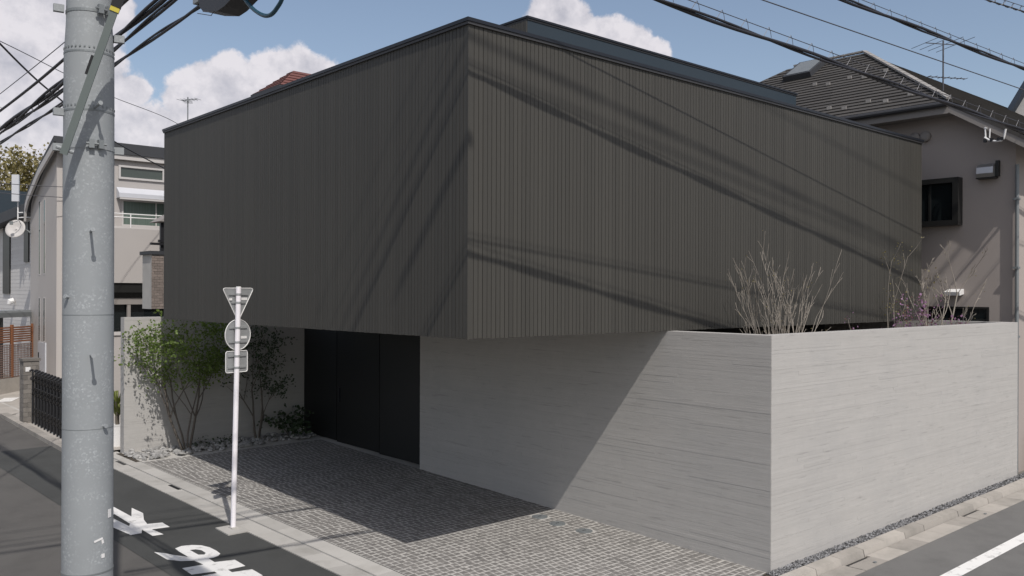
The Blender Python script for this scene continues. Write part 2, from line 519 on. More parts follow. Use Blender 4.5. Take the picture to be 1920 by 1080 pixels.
def strip(name, mat_, xa, xb, ya, yb, lift, n=12):
    q = MB()
    for k in range(n):
        y0, y1 = lerp(ya, yb, k / n), lerp(ya, yb, (k + 1) / n)
        q.poly([(x, y, ground_z(x, y) + lift) for x, y in ((skew(xa, y0), y0), (skew(xb, y0), y0), (skew(xb, y1), y1), (skew(xa, y1), y1))])
    return add(name, q.mesh(name, mat_))


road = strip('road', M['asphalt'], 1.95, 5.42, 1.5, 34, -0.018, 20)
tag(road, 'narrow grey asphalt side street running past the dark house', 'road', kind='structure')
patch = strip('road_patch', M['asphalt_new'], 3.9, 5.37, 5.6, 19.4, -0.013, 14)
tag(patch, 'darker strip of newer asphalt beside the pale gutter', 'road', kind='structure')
q = MB()
for k in range(20):
    x0, x1 = lerp(-20, 44, k / 20), lerp(-20, 44, (k + 1) / 20)
    q.poly([(x, y, ground_z(x, y) - 0.010) for x, y in ((x0, 0.3), (x1, 0.3), (x1, 5.18), (x0, 5.18))])
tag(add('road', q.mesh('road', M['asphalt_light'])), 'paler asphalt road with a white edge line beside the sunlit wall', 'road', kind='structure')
q = MB()
for k in range(10):
    x0, x1 = lerp(9.9, 44, k / 10), lerp(9.9, 44, (k + 1) / 10)
    q.poly([(x, y, ground_z(x, y) - 0.005) for x, y in ((x0, 4.34), (x1, 4.34), (x1, 4.51), (x0, 4.51))])
tag(add('road_line', q.mesh('road_line', M['paint'])), 'white painted edge line on the pale asphalt road', 'road marking', kind='structure')

# painted letters of the stop marking, upside down to the viewer
MA = [(4.04, 11.35), (4.12, 11.24), (4.20, 11.06), (4.30, 10.90), (4.29, 11.18), (4.30, 11.33), (4.40, 11.38), (4.52, 11.34), (4.61, 11.25), (4.66, 11.10),
      (4.67, 10.91), (4.66, 10.77), (4.60, 10.70), (4.53, 10.67), (4.47, 10.68), (4.47, 10.50), (4.70, 10.43), (4.70, 10.13), (4.48, 10.13), (4.48, 10.02),
      (4.71, 9.97), (4.71, 9.68), (4.47, 9.72), (4.46, 9.40), (4.32, 9.42), (4.33, 9.76), (4.02, 9.86), (4.02, 10.14), (4.33, 10.10), (4.33, 10.17),
      (4.08, 10.24), (4.08, 10.53), (4.33, 10.50), (4.30, 10.71), (4.16, 10.80), (4.06, 10.96)]
MA_IN = [(4.42, 11.15), (4.49, 11.13), (4.53, 11.05), (4.53, 10.91), (4.49, 10.86), (4.43, 10.90)]
RE = [(4.20, 14.05), (4.34, 13.87), (4.37, 13.19), (4.53, 13.66), (4.56, 13.26), (4.45, 12.91), (4.41, 12.66), (4.60, 12.60), (4.60, 12.32), (4.37, 12.36), (4.41, 12.03),
      (4.27, 12.05), (4.26, 12.43), (4.20, 12.27), (4.06, 12.27), (3.98, 12.85), (3.86, 13.55), (3.74, 13.30), (3.70, 12.50), (3.62, 12.05), (3.40, 12.10), (3.38, 12.40), (3.54, 12.52), (3.56, 13.40), (3.74, 14.0), (4.0, 13.60)]
RE_IN = [(4.22, 13.48), (4.23, 12.82), (4.18, 12.71), (4.13, 13.3)]


def tri_fill(outer, inner, name, mat_, lift):
    import bmesh
    bm = bmesh.new()
    loops = [outer] + ([inner] if inner else [])
    edges = []
    for lp in loops:
        vs = [bm.verts.new((x, y, ground_z(x, y) + lift)) for x, y in lp]
        for i in range(len(vs)):
            edges.append(bm.edges.new((vs[i], vs[(i + 1) % len(vs)])))
    bmesh.ops.triangle_fill(bm, use_beauty=True, use_dissolve=False, edges=edges)
    bmesh.ops.recalc_face_normals(bm, faces=bm.faces)
    for f in bm.faces:
        if f.normal.z < 0: f.normal_flip()
    me = bpy.data.meshes.new(name); bm.to_mesh(me); bm.free()
    me.materials.append(mat_)
    return me


tag(add('road_letter', tri_fill(MA, MA_IN, 'road_letter', M['paint'], -0.008)), 'white painted road letter with a loop and two cross bars', 'road marking', 'painted letters on the street', kind='structure')
tag(add('road_letter', tri_fill(RE, RE_IN, 'road_letter', M['paint'], -0.008)), 'white painted road letter partly hidden behind the steel pole', 'road marking', 'painted letters on the street', kind='structure')

# gutter of the side street, laid in slabs with joints, then a flush kerb strip
gut = thing('gutter', (skew(5.4, 6), 6, ground_z(5.4, 6)), 'pale concrete gutter along the side street in front of the cobbles', 'gutter', kind='structure')
y = 5.8
k = 0
while y < 26:
    ln = 0.598
    q = MB()
    def P(x, yy, l): return (skew(x, yy), yy, ground_z(x, yy) + l)
    xa, xb = 5.385, 5.685
    q.hexa([P(xa, y, -.1), P(xb, y, -.1), P(xb, y + ln, -.1), P(xa, y + ln, -.1), P(xa, y, -.006), P(xb, y, -.016), P(xb, y + ln, -.016), P(xa, y + ln, -.006)])
    q.build('gutter_slab', M['gutter'], gut)
    q = MB()
    q.hexa([P(xb + .004, y, -.1), P(5.925, y, -.1), P(5.925, y + ln, -.1), P(xb + .004, y + ln, -.1), P(xb + .006, y, .0), P(5.925, y, .012), P(5.925, y + ln, .012), P(xb + .006, y + ln, .0)])
    q.build('kerb_slab', M['gutter'], gut)
    if k in (14, 18, 4):
        q = MB(); a, b = y + .1, y + .5
        q.hexa([P(5.62, a, -.03), P(5.675, a, -.03), P(5.675, b, -.03), P(5.62, b, -.03), P(5.62, a, -.010), P(5.675, a, -.010), P(5.675, b, -.010), P(5.62, b, -.010)])
        q.build('drain_slot', M['black'], gut)
    y += 0.602; k += 1
q = MB()
q.hexa([(5.06, 11.44, ground_z(5, 11.5) - .1), (5.375, 11.44, ground_z(5.3, 11.5) - .1), (5.36, 11.86, ground_z(5.3, 11.9) - .1), (5.06, 11.86, ground_z(5, 11.9) - .1),
        (5.06, 11.44, ground_z(5, 11.5) + .002), (5.375, 11.44, ground_z(5.3, 11.5) + .002), (5.36, 11.86, ground_z(5.3, 11.9) + .002), (5.06, 11.86, ground_z(5, 11.9) + .002)])
q.build('pole_footing', M['gutter'], gut)

# right street gutter, drain lids and kerb stones
rk = thing('kerb', (9.5, 5.55, 0), 'weathered kerb stones and drain lids below the sunlit concrete wall', 'kerb', kind='structure')
x = 9.27
k = 0
while x < 30:
    ln = 0.60
    q = MB()
    j = rnd.uniform(-.006, .006)
    def P(xx, yy, l): return (xx, yy, ground_z(xx, yy) + l)
    a, b = x + .004, x + ln - .004
    q.hexa([P(a, 5.475 + j, -.1), P(b, 5.475 + j, -.1), P(b, 5.655 + j, -.1), P(a, 5.655 + j, -.1), P(a, 5.515 + j, .055), P(b, 5.515 + j, .055), P(b, 5.655 + j, .065), P(a, 5.655 + j, .065)])
    q.build('kerb_stone', M['gutter_old'], rk)
    q = MB()
    if k in (2, 8, 15, 22):
        q.hexa([P(a, 5.18, -.1), P(b, 5.18, -.1), P(b, 5.405, -.1), P(a, 5.405, -.1), P(a, 5.18, -.002), P(b, 5.18, -.002), P(b, 5.405, -.008), P(a, 5.405, -.008)])
        q.build('drain_lid', M['gutter_old'], rk)
        q = MB(); q.hexa([P(a + .03, 5.41, -.09), P(b - .03, 5.41, -.09), P(b - .03, 5.47, -.09), P(a + .03, 5.47, -.09), P(a + .03, 5.41, -.03), P(b - .03, 5.41, -.03), P(b - .03, 5.47, -.03), P(a + .03, 5.47, -.03)])
        q.build('drain_slot', M['black'], rk)
        q = MB(); q.cbox(P(a + .38, 5.25, .004), (.05, .03, .012)); q.build('lifting_eye', M['galv_dark'], rk)
    else:
        q.hexa([P(a, 5.18, -.1), P(b, 5.18, -.1), P(b, 5.47, -.1), P(a, 5.47, -.1), P(a, 5.18, -.004), P(b, 5.18, -.004), P(b, 5.47, -.014), P(a, 5.47, -.014)])
        q.build('gutter_slab', M['gutter_old'], rk)
    x += ln; k += 1

# gravel strip below the sunlit wall
q = MB()
gr = random.Random(3)
for i in range(5200):
    x = gr.uniform(9.30, 20.0) if i % 5 else gr.uniform(9.3, 13)
    yy = gr.uniform(5.665, 5.83)
    s = gr.uniform(.010, .021)
    z = ground_z(x, yy) + .035 + gr.uniform(0, .02)
    q.tone = gr.random() ** 1.3
    a = gr.uniform(0, PI)
    ca, sa = math.cos(a) * s, math.sin(a) * s
    n = len(q.v)
    h = s * gr.uniform(.5, .9)
    q.v += [(x + ca, yy + sa, z), (x - sa, yy + ca, z), (x - ca, yy - sa, z), (x + sa, yy - ca, z), (x, yy, z + h), (x, yy, z - h)]
    for f in ((0, 1, 4), (1, 2, 4), (2, 3, 4), (3, 0, 4), (1, 0, 5), (2, 1, 5), (3, 2, 5), (0, 3, 5)):
        q.face([n + c for c in f])
gv = q.build('gravel', M['gravel']); tag(gv, 'narrow strip of dark blue grey gravel at the wall foot', 'gravel', kind='stuff')
q = MB()
for k in range(8):
    x0, x1 = lerp(9.25, 24, k / 8), lerp(9.25, 24, (k + 1) / 8)
    q.poly([(xx, yv, ground_z(xx, yv) + .03) for xx, yv in ((x0, 5.6), (x1, 5.6), (x1, 5.86), (x0, 5.86))])
tag(q.build('soil_bed', M['soil']), 'dark soil under the gravel strip by the kerb', kind='structure')

# ------------------------------------------------------------------ cobbled forecourt
pave = thing('paving', (7.6, 11, ground_z(7.6, 11)), 'forecourt of small grey granite setts in pale mortar', 'paving', kind='structure')
q = MB()
for k in range(12):
    y0, y1 = lerp(5.7, 17.72, k / 12), lerp(5.7, 17.72, (k + 1) / 12)
    q.poly([(xx, yv, ground_z(xx, yv) + .0165) for xx, yv in ((skew(5.93, y0), y0), (9.6, y0), (9.6, y1), (skew(5.93, y1), y1))])
q.build('mortar_bed', M['mortar'], pave)
sr = random.Random(11)
sett_meshes = []
for i in range(8):
    t = MB()
    w, l = .084, .082
    n = 0
    j = [sr.uniform(-.006, .006) for _ in range(8)]
    b = .010
    z1 = .017 + sr.uniform(0, .003)
    c0 = [(-w / 2 + j[0], -l / 2 + j[1]), (w / 2 + j[2], -l / 2 + j[3]), (w / 2 + j[4], l / 2 + j[5]), (-w / 2 + j[6], l / 2 + j[7])]
    t.v += [(x, y, -.01) for x, y in c0] + [(x, y, z1 - .006) for x, y in c0] + [(x * (1 - 2 * b / w), y * (1 - 2 * b / l), z1) for x, y in c0]
    for f in ((0, 1, 5, 4), (1, 2, 6, 5), (2, 3, 7, 6), (3, 0, 4, 7), (4, 5, 9, 8), (5, 6, 10, 9), (6, 7, 11, 10), (7, 4, 8, 11), (8, 9, 10, 11)):
        t.face(f)
    sett_meshes.append((t, t.mesh('sett', M['sett'])))


def cam_px(p):
    d = Vector(p) - Vector((0, 0, CAM_H))
    dp = d.dot(fwd)
    if dp <= .1: return None
    return 960 + d.dot(rgt) / dp * 1648, 548.3 - d.z / dp * 1648, dp


manholes = [(8.93, 9.39), (8.88, 8.97), (8.92, 8.48)]
cells = []
pitch_y, pitch_x = 0.0985, 0.0995
ny = int((16.72 - 5.75) / pitch_y)
for r in range(ny):
    yy = 5.75 + r * pitch_y
    x0_ = skew(5.935, yy)
    cells.append((x0_ + .05, yy, .1))
    x = x0_ + .1 + sr.uniform(-.05, .0)
    first = True
    # a soldier course against the kerb, then rows in running bond
    while x < 9.345:
        wx = pitch_x * sr.choice((.96, 1.0, 1.0, 1.0, 1.04))
        if first:
            wx += x0_ + .1 - x if x < x0_ + .1 else 0
            x = x0_ + .1; first = False
            wx = max(.075, wx - sr.uniform(0, .03))
        if x + wx > 9.34: wx = 9.39 - x
        cx = x + wx / 2
        x += wx
        if any((cx - mx) ** 2 + (yy - my) ** 2 < .125 ** 2 for mx, my in manholes): continue
        cells.append((cx, yy + sr.uniform(-.004, .004), wx))
order = []
for c in cells:
    z = ground_z(c[0], c[1])
    p = cam_px((c[0], c[1], z))
    vis = p is not None and -10 < p[0] < 1930 and p[1] < 1090
    order.append((0 if vis else 1, p[2] if p else 99, c))
order.sort(key=lambda t: (t[0], t[1]))
rest = MB()
for i, (_, _, c) in enumerate(order):
    z = ground_z(c[0], c[1]) + .0016 + sr.uniform(-.001, .002)
    ang = sr.uniform(-.05, .05)
    t, me = sett_meshes[sr.randrange(8)]
    sx = (c[2] - .0115) / .084
    if i < 300:
        add('sett', me, pave, (c[0], c[1], z), (sr.uniform(-.02, .02), sr.uniform(-.02, .02), ang), (sx, 1.05, 1))
    else:
        n = len(rest.v)
        ca, sa = math.cos(ang), math.sin(ang)
        rest.tone = sr.random()
        tilt = sr.uniform(-.02, .02)
        rest.v += [(c[0] + (vx * ca * sx - vy * sa), c[1] + (vx * sa * sx + vy * 1.05 * ca), z + vz + vx * tilt) for vx, vy, vz in t.v]
        for f in t.f: rest.face([n + a for a in f])
rest.build('sett', M['sett'], pave, kind='stuff')
mhl = ['small round drain cover beside the shadow edge on the cobbles', 'small round drain cover in the middle of its row of three', 'small round drain cover farthest from the shadow edge']
for (mx, my), lab in zip(manholes, mhl):
    z = ground_z(mx, my)
    t = thing('drain_cover', (mx, my, z), lab, 'drain cover', 'round drain covers in the cobbles')
    MB().tube([(mx, my, z - .02), (mx, my, z + .024)], .118, 28).build('collar', M['galv_dark'], t)
    MB().tube([(mx, my, z - .02), (mx, my, z + .028)], .088, 28).build('lid', M['galv_dark'], t)
    MB().cbox((mx, my, z + .029), (.06, .012, .004)).build('handle', M['black'], t)

# ------------------------------------------------------------------ board-marked concrete walls
cr_ = random.Random(21)


def board_face(axis, c, u0, u1, z0, z1, parent, out, zfun=None):
    """thin horizontal board courses standing a few millimetres proud of the wall core"""
    q = MB()
    z = z1 - .004
    while z > z0:
        h = cr_.choice((.040, .045, .045, .050, .055))
        zl = z - h
        u = u0 + .001
        while u < u1 - .001:
            ln = cr_.uniform(.5, 2.4)
            e = min(u + ln, u1 - .001)
            if u1 - e < .15: e = u1 - .001
            d = cr_.choice((.003, .0031, .0032, .0033, .0034, .0036, .0038, .0049))
            q.tone = min(1, max(0, cr_.gauss(.5, .22)))
            zt, zb = z, zl + cr_.choice((0, 0, 0, .0015))
            if axis == 'x':
                q.box(c - d if out < 0 else c, u, zb, c if out < 0 else c + d, e - .0012, zt)
            else:
                q.box(u, c - d if out < 0 else c, zb, e - .0012, c if out < 0 else c + d, zt)
            u = e
        z = zl
    return q.build('board_course', M['concrete_x'], parent, kind='stuff')


XW, YW, ZT = 9.395, 5.835, 2.890
cw = thing('concrete_wall', (XW, YW, 0), 'tall board-marked concrete wall wrapping the corner under the dark house', 'wall')
MB().box(XW, YW, -.25, XW + .2, 13.05, ZT).build('wall_panel', M['concrete_x'], cw)
MB().box(XW + .203, YW, -.25, 17.56, YW + .2, ZT).build('wall_panel', M['concrete_x'], cw)
MB().box(17.36, YW + .203, -.25, 17.56, 9.6, ZT).build('wall_panel', M['concrete_x'], cw)
board_face('x', XW, YW, 13.05, -.05, ZT, cw, -1)
board_face('y', YW, XW, 17.56, -.05, ZT, cw, -1)
gw = thing('concrete_wall', (5.7, 17.65, .2), 'pale concrete garden wall behind the leafy tree at the end of the cobbles', 'wall')
MB().box(5.70, 17.65, -.1, 9.55, 17.85, ZT).build('wall_panel', M['concrete_x'], gw)
board_face('y', 17.65, 5.70, 9.50, .1, ZT, gw, -1)

# ------------------------------------------------------------------ the dark house
XB, YB, XE, YE = 5.95, 7.40, 17.17, 16.28
ZB, ZR = 2.893, 6.345
house = thing('dark_house', (11, 12, .2), 'large windowless house clad in dark vertical boards overhanging the forecourt', 'house')
MB().box(XB + .02, YB + .02, ZB + .02, XE, YE, ZR - .06).build('upper_wall', M['cladding_back'], house)
MB().box(XB + .021, YB + .021, ZB, XE - .001, YE - .001, ZB + .018).build('soffit', M['cladding_back'], house)
MB().box(9.62, 9.3, -.1, 17.0, 16.2, ZB - .002).build('ground_floor_wall', M['cladding_back'], house)
MB().box(9.68, 16.205, -.1, 17.0, 19.0, ZB - .005).build('ground_floor_wall', M['cladding_back'], house)
pitch = 0.0640
H = ZR - .05 - ZB
bm = {}
for wv in (.0555, .0585):
    bm[wv] = (MB().box(-wv / 2, -.0, 0, wv / 2, .018, H).mesh('cladding_board', M['cladding']))
hr = random.Random(5)
count = 0
n_r = int((XE - XB - .02) / pitch)
pr = (XE - XB - .02) / n_r
for i in range(n_r):
    w = .0585 if i % 2 else .0555
    add('cladding_board', bm[w], house, (XB + .02 + pr * (i + .5), YB + .001 + hr.uniform(0, .002), ZB + hr.uniform(-.003, .003)))
    count += 1
n_l = int((YE - YB - .02) / pitch)
pl = (YE - YB - .02) / n_l
left = MB()
for i in range(n_l):
    w = .0585 if i % 2 else .0555
    yy = YB + .02 + pl * (i + .5)
    if count < 300:
        add('cladding_board', bm[w], house, (XB + .001 + hr.uniform(0, .0015), yy, ZB + hr.uniform(-.003, .003)), (0, 0, -PI / 2))
        count += 1
    else:
        left.tone = hr.random()
        left.box(XB + .001, yy - w / 2, ZB, XB + .019, yy + w / 2, ZB + H)
left.build('cladding_board', M['cladding'], house, kind='stuff')
MB().box(XB - .001, YB - .001, ZB - .004, XB + .022, YB + .022, ZB + H).build('corner_trim', M['cladding'], house)
# roof edge: light flashing under a dark coping
q = MB(); q.box(XB - .022, YB - .022, ZR - .052, XE, YE, ZR - .022); q.build('flashing', M['flashing'], house)
q = MB(); q.box(XB - .034, YB - .034, ZR - .021, XE + .01, YE + .01, ZR + .018); q.build('coping', M['coping'], house)
q = MB(); q.box(XB + .2, YB + .2, ZR + .0185, XE - .2, YE - .2, ZR + .022); q.build('roof_deck', M['roofdark'], house)
pn = MB().box(8.75, 9.5, ZR + .023, 16.17, 14.5, 7.405).build('penthouse', M['bluegrey'], house)
MB().box(8.738, 9.488, 7.407, 16.182, 14.512, 7.43).build('flashing', M['flashing'], pn)
MB().box(8.722, 9.472, 7.432, 16.2, 14.53, 7.462).build('coping', M['coping'], pn)
q = MB()
for i in range(78):
    yy = 9.5 + .064 * i
    q.tone = hr.random()
    q.box(8.733, yy + .003, ZR + .03, 8.7495, yy + .060, 7.404)
q.build('cladding_board', M['cladding'], pn, kind='stuff')
# steel gate of three leaves
gd = MB().box(9.60, 13.052, .12, 9.615, 17.64, ZB - .006).build('garage_door', M['gate'], house)
for a, b in ((13.06, 14.61), (14.63, 16.23), (16.25, 17.635)):
    MB().box(9.545, a, ground_z(9.5, a) + .05, 9.585, b, ZB - .008).build('door_leaf', M['gate'], gd)
MB().cbox((9.535, 16.12, 1.25), (.02, .03, .3)).build('handle', M['coping'], gd)
# garden soil behind the wall
q = MB().poly([(9.6, 6.03, .35), (17.35, 6.03, .35), (17.35, 9.29, .35), (9.6, 9.29, .35)])
tag(q.build('garden_soil', M['soil']), 'dark planting soil inside the concrete garden wall', kind='structure')

# rocks at the foot of the garden wall
rb = thing('rock_bed', (7.2, 17.1, ground_z(7.2, 17.1)), 'bed of broken pale rocks along the foot of the garden wall', 'rock bed', kind='structure')
q = MB().poly([(xx, yv, ground_z(xx, yv) + .016) for xx, yv in ((5.62, 16.74), (9.6, 16.74), (9.6, 17.72), (5.58, 17.72))])
q.build('soil', M['soil'], rb)
rr = random.Random(31)
rock_meshes = []
import bmesh
for i in range(9):
    b_ = bmesh.new()
    bmesh.ops.create_icosphere(b_, subdivisions=1, radius=1.0)
    for v in b_.verts:
        v.co *= rr.uniform(.7, 1.15)
    me = bpy.data.meshes.new('rock'); b_.to_mesh(me); b_.free(); me.materials.append(M['rock'])
    rock_meshes.append(me)
placed = 0
for i in range(298):
    x = 5.66 + (9.5 - 5.66) * rr.random() ** 1.15
    yy = rr.uniform(16.78, 17.60)
    if x < 7.0 and rr.random() < .15: continue
    if x > 8.2 and yy < 17.0 and rr.random() < .6: continue
    s = rr.uniform(.04, .085) * (1.0 if x < 7 else 1.1)
    add('rock', rr.choice(rock_meshes), rb, (x, yy, ground_z(x, yy) + .015 + s * .28 + rr.uniform(0, .03)), (rr.uniform(-.3, .3), rr.uniform(-.3, .3), rr.uniform(0, 6.3)),
        (s * rr.uniform(.8, 1.3), s * rr.uniform(.7, 1.1), s * rr.uniform(.4, .65)))


# ------------------------------------------------------------------ plants
def leaf_quad(q, p, s, r, narrow=.42):
    d = Vector((r.gauss(0, 1), r.gauss(0, 1), r.gauss(-.25, .7)))
    d.normalize()
    u = d.orthogonal().normalized()
    u = (u * math.cos(r.uniform(0, 6.3)) + d.cross(u) * math.sin(r.uniform(0, 6.3)))
    if u.length < .2: return
    u.normalize()
    w = s * narrow
    n = len(q.v)
    q.v += [tuple(p), tuple(p + d * s * .5 + u * w), tuple(p + d * s), tuple(p + d * s * .5 - u * w)]
    q.tone = r.random()
    q.face((n, n + 1, n + 2, n + 3))


def grow(q, p, d, length, rad, depth, r, tips, spread=.6, n_child=(2, 3), sides=5, upbias=.15, shrink=.68, minr=.0022, wig=.10):
    pts, rs = [p], [rad]
    dd = d.copy()
    segs = 4
    for k in range(segs):
        dd = (dd + Vector((r.gauss(0, wig), r.gauss(0, wig), r.gauss(upbias * .3, wig * .7)))).normalized()
        pts.append(pts[-1] + dd * length / segs)
        rs.append(max(minr, rad * (1 - .45 * (k + 1) / segs)))
    q.tube(pts, rs, sides, cap=False)
    if depth == 0:
        tips.append((pts[-1], dd)); tips.append((pts[2], dd))
        return
    for c in range(r.randint(*n_child)):
        t = r.choice((2, 3, 4, 4))
        a = Vector((r.gauss(0, 1), r.gauss(0, 1), r.gauss(0, .6))).normalized()
        nd = (dd + a * spread).normalized()
        grow(q, pts[t], nd, length * r.uniform(shrink - .12, shrink + .12), max(minr, rs[t] * .68), depth - 1, r, tips, spread, n_child, sides, upbias, shrink, minr, wig)
    tips.append((pts[-1], dd))


def leafy_tree(name, base, stems, label, seed, leafmat, nleaf, lsize, per, hs, limit=None, group=None, depth=3, spread=.55, cat='tree', cluster=.13):
    r = random.Random(seed)
    t = thing(name, base, label, cat, group)
    q = MB(); tips = []
    for (dx, dy, ln, rad) in stems:
        grow(q, Vector(base) + Vector((dx * .12, dy * .12, -.05)), Vector((dx, dy, 1)).normalized(), ln, rad, depth, r, tips, spread, (2, 3), 6, .1, .62)
    q.build('trunk', M['trunkdark'], t, smooth=True)
    lv = MB(); made = 0; tries = 0
    while made < nleaf and tries < nleaf * 6:
        tries += 1
        p, d = r.choice(tips)
        c = p + Vector((r.gauss(0, cluster), r.gauss(0, cluster), r.gauss(0, cluster * .6)))
        if c.z < hs: continue
        if limit and not limit(c): continue
        for k in range(per):
            leaf_quad(lv, c + Vector((r.gauss(0, .035), r.gauss(0, .035), r.gauss(0, .025))), lsize * r.uniform(.6, 1.25), r)
            made += 1
    lv.build('crown', leafmat, t)
    return t


def slot(c):      # stays clear of walls and of the house
    if c.y > 17.62: return False
    if c.z > ZB - .03 and c.y < 16.36 and c.x > XB - .08: return False
    if c.z > 3.02: return False
    return c.x < 9.45


leafy_tree('garden_tree', (6.72, 17.12, .25), [(-.40, -.02, 1.55, .028), (-.16, .05, 1.5, .022), (.24, -.10, 1.45, .026), (.06, .0, 1.55, .018)],
           'slender many-stemmed tree with fresh green leaves beside the pale garden wall', 4, M['leaf'], 5200, .052, 4, 1.30, slot, depth=3, spread=.55, cluster=.17)
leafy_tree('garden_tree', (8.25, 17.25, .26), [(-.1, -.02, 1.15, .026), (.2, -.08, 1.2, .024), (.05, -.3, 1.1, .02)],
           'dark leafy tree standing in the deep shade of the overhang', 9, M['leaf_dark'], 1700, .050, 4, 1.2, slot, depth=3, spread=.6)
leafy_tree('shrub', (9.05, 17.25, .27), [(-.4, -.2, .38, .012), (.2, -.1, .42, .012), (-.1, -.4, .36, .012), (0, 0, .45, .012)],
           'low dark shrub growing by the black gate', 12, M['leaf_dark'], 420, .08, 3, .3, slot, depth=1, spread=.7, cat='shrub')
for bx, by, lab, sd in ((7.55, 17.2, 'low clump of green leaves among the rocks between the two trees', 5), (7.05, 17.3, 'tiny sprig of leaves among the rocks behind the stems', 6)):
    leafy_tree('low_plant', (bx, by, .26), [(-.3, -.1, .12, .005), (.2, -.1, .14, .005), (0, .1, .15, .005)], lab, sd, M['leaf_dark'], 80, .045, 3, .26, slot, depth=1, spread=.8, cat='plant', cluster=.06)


def bare(name, base, stems, label, seed, depth, m, cat='shrub', spread=.35, minr=.0026, ncl=(1, 2), shrink=.66, buds=None, wig=.10, upb=.22):
    r = random.Random(seed)
    t = thing(name, base, label, cat)
    q = MB(); tips = []
    for (ox, oy, dx, dy, ln, rad) in stems:
        grow(q, Vector(base) + Vector((ox, oy, 0)), Vector((dx, dy, 1)).normalized(), ln, rad, depth, r, tips, spread, ncl, 5, upb, shrink, minr, wig)
    q.build('branches', m, t, smooth=True)
    if buds:
        lv = MB()
        for k in range(buds[0]):
            p, d = r.choice(tips)
            leaf_quad(lv, p + Vector((r.gauss(0, buds[3]), r.gauss(0, buds[3]), r.gauss(0, buds[3]))), buds[1] * r.uniform(.6, 1.3), r, .5)
        lv.build('blossom' if buds[2] is M['blossom'] else 'leaves', buds[2], t)
    return t


r = random.Random(77)
st = []
for i in range(26):
    dx = lerp(-.56, .56, (i + r.uniform(-.4, 1.4)) / 26)
    st.append((dx * .10, r.uniform(-.05, .05), dx, r.uniform(-.10, .09), r.uniform(1.30, 1.70) * (1 + .12 * abs(dx)), r.uniform(.007, .011)))
bare('bare_shrub', (10.86, 6.64, 1.62), st, 'leafless pale twiggy shrub rising behind the corner of the concrete wall', 78, 2, M['twig'], spread=.34, minr=.0030, ncl=(3, 4), shrink=.30, buds=(120, .018, M['leaf_yellow'], .05), wig=.045, upb=.0)
q = MB()
bare('bare_tree', (16.18, 6.8, 1.75), [(0, 0, .0, .01, 1.75, .026), (-.05, .02, -.05, .10, 1.55, .016), (.05, 0, .10, -.04, 1.6, .018), (.05, -.04, .22, -.22, 1.7, .022), (.08, -.05, .36, -.30, 1.4, .015)],
     'leafless young tree in front of the taupe wall', 82, 3, M['twig'], 'tree', .40, .0036, (3, 4), .36, buds=(50, .018, M['leaf_yellow'], .05), wig=.07, upb=.08)
st = []
for i in range(9):
    a = r.uniform(0, 2 * PI)
    st.append((.15 * math.cos(a), .1 * math.sin(a), .36 * math.cos(a), .12 * math.sin(a), r.uniform(1.15, 1.42), .012))
bare('azalea_shrub', (15.55, 6.75, 1.0), st, 'shrub covered in pink blossom above the sunlit wall', 86, 2, M['twig'], 'shrub', .45, .003, (2, 2), .42, buds=(1000, .042, M['blossom'], .07))
bare('azalea_shrub', (13.15, 6.9, 1.35), [(0, 0, .05, 0, 1.3, .009), (.05, 0, .2, 0, 1.25, .008)], 'small sprig of pink blossom just topping the wall', 88, 1, M['twig'], 'shrub', .4, .003, (1, 2), .3, buds=(60, .035, M['blossom'], .05))
bare('young_shrub', (15.45, 7.1, 1.0), [(0, 0, .02, 0, 2.1, .010), (-.1, 0, -.14, 0, 2.0, .008), (.1, 0, .1, 0, 2.2, .009)], 'thin shrub with yellow green buds beside the dark cladding', 91, 2, M['twig'], 'shrub', .4, .003, (2, 2), .42, buds=(200, .026, M['leaf_yellow'], .07))


# ------------------------------------------------------------------ windows
def window(parent, axis, c, u0, u1, z0, z1, frame_m, pane_m, fw_=.05, proud=.03, mull=0, sill=False, label=None):
    """a framed window in a wall whose outside looks towards -axis"""
    q = MB()
    def bx(qq, a, b, d0, d1, za, zb):
        if axis == 'x': qq.box(c + d0, a, za, c + d1, b, zb)
        else: qq.box(a, c + d0, za, b, c + d1, zb)
    bx(q, u0, u1, -proud, .02, z1 - fw_, z1)
    bx(q, u0, u1, -proud, .02, z0, z0 + fw_)
    bx(q, u0, u0 + fw_, -proud + .001, .02, z0 + fw_, z1 - fw_)
    bx(q, u1 - fw_, u1, -proud + .001, .02, z0 + fw_, z1 - fw_)
    for k in range(mull):
        m = lerp(u0, u1, (k + 1) / (mull + 1))
        bx(q, m - .015, m + .015, -proud + .004, .02, z0 + fw_, z1 - fw_)
    if sill: bx(q, u0 - .04, u1 + .04, -proud - .03, .0, z0 - .04, z0 - .001)
    w = q.build('window', frame_m, parent)
    if label: w['label'] = label
    q = MB(); bx(q, u0 + fw_, u1 - fw_, -.006, .001, z0 + fw_, z1 - fw_)
    q.build('pane', pane_m, w)
    return w


# ------------------------------------------------------------------ taupe house on the far right
th = thing('taupe_house', (18.2, 8, .1), 'taupe rendered house with a tiled hip roof and a projecting dark window', 'house')
E0, EV = (17.75, 7.13, 7.16), (17.75, 5.50, 6.13)        # eave corner, lower end of the verge
AP, RE_ = (21.5, 10.73, 9.50), (21.5, 12.69, 9.50)
EL = (17.75, 16.3, 7.16)
wall = [(18.2, 6.09, -.1), (18.2, 16.0, -.1), (18.2, 16.0, 7.12), (18.2, 7.2, 7.12), (18.2, 6.09, 6.42)]
MB().prism([Vector(p) for p in wall], (8, 0, 0)).build('wall', M['taupe'], th)
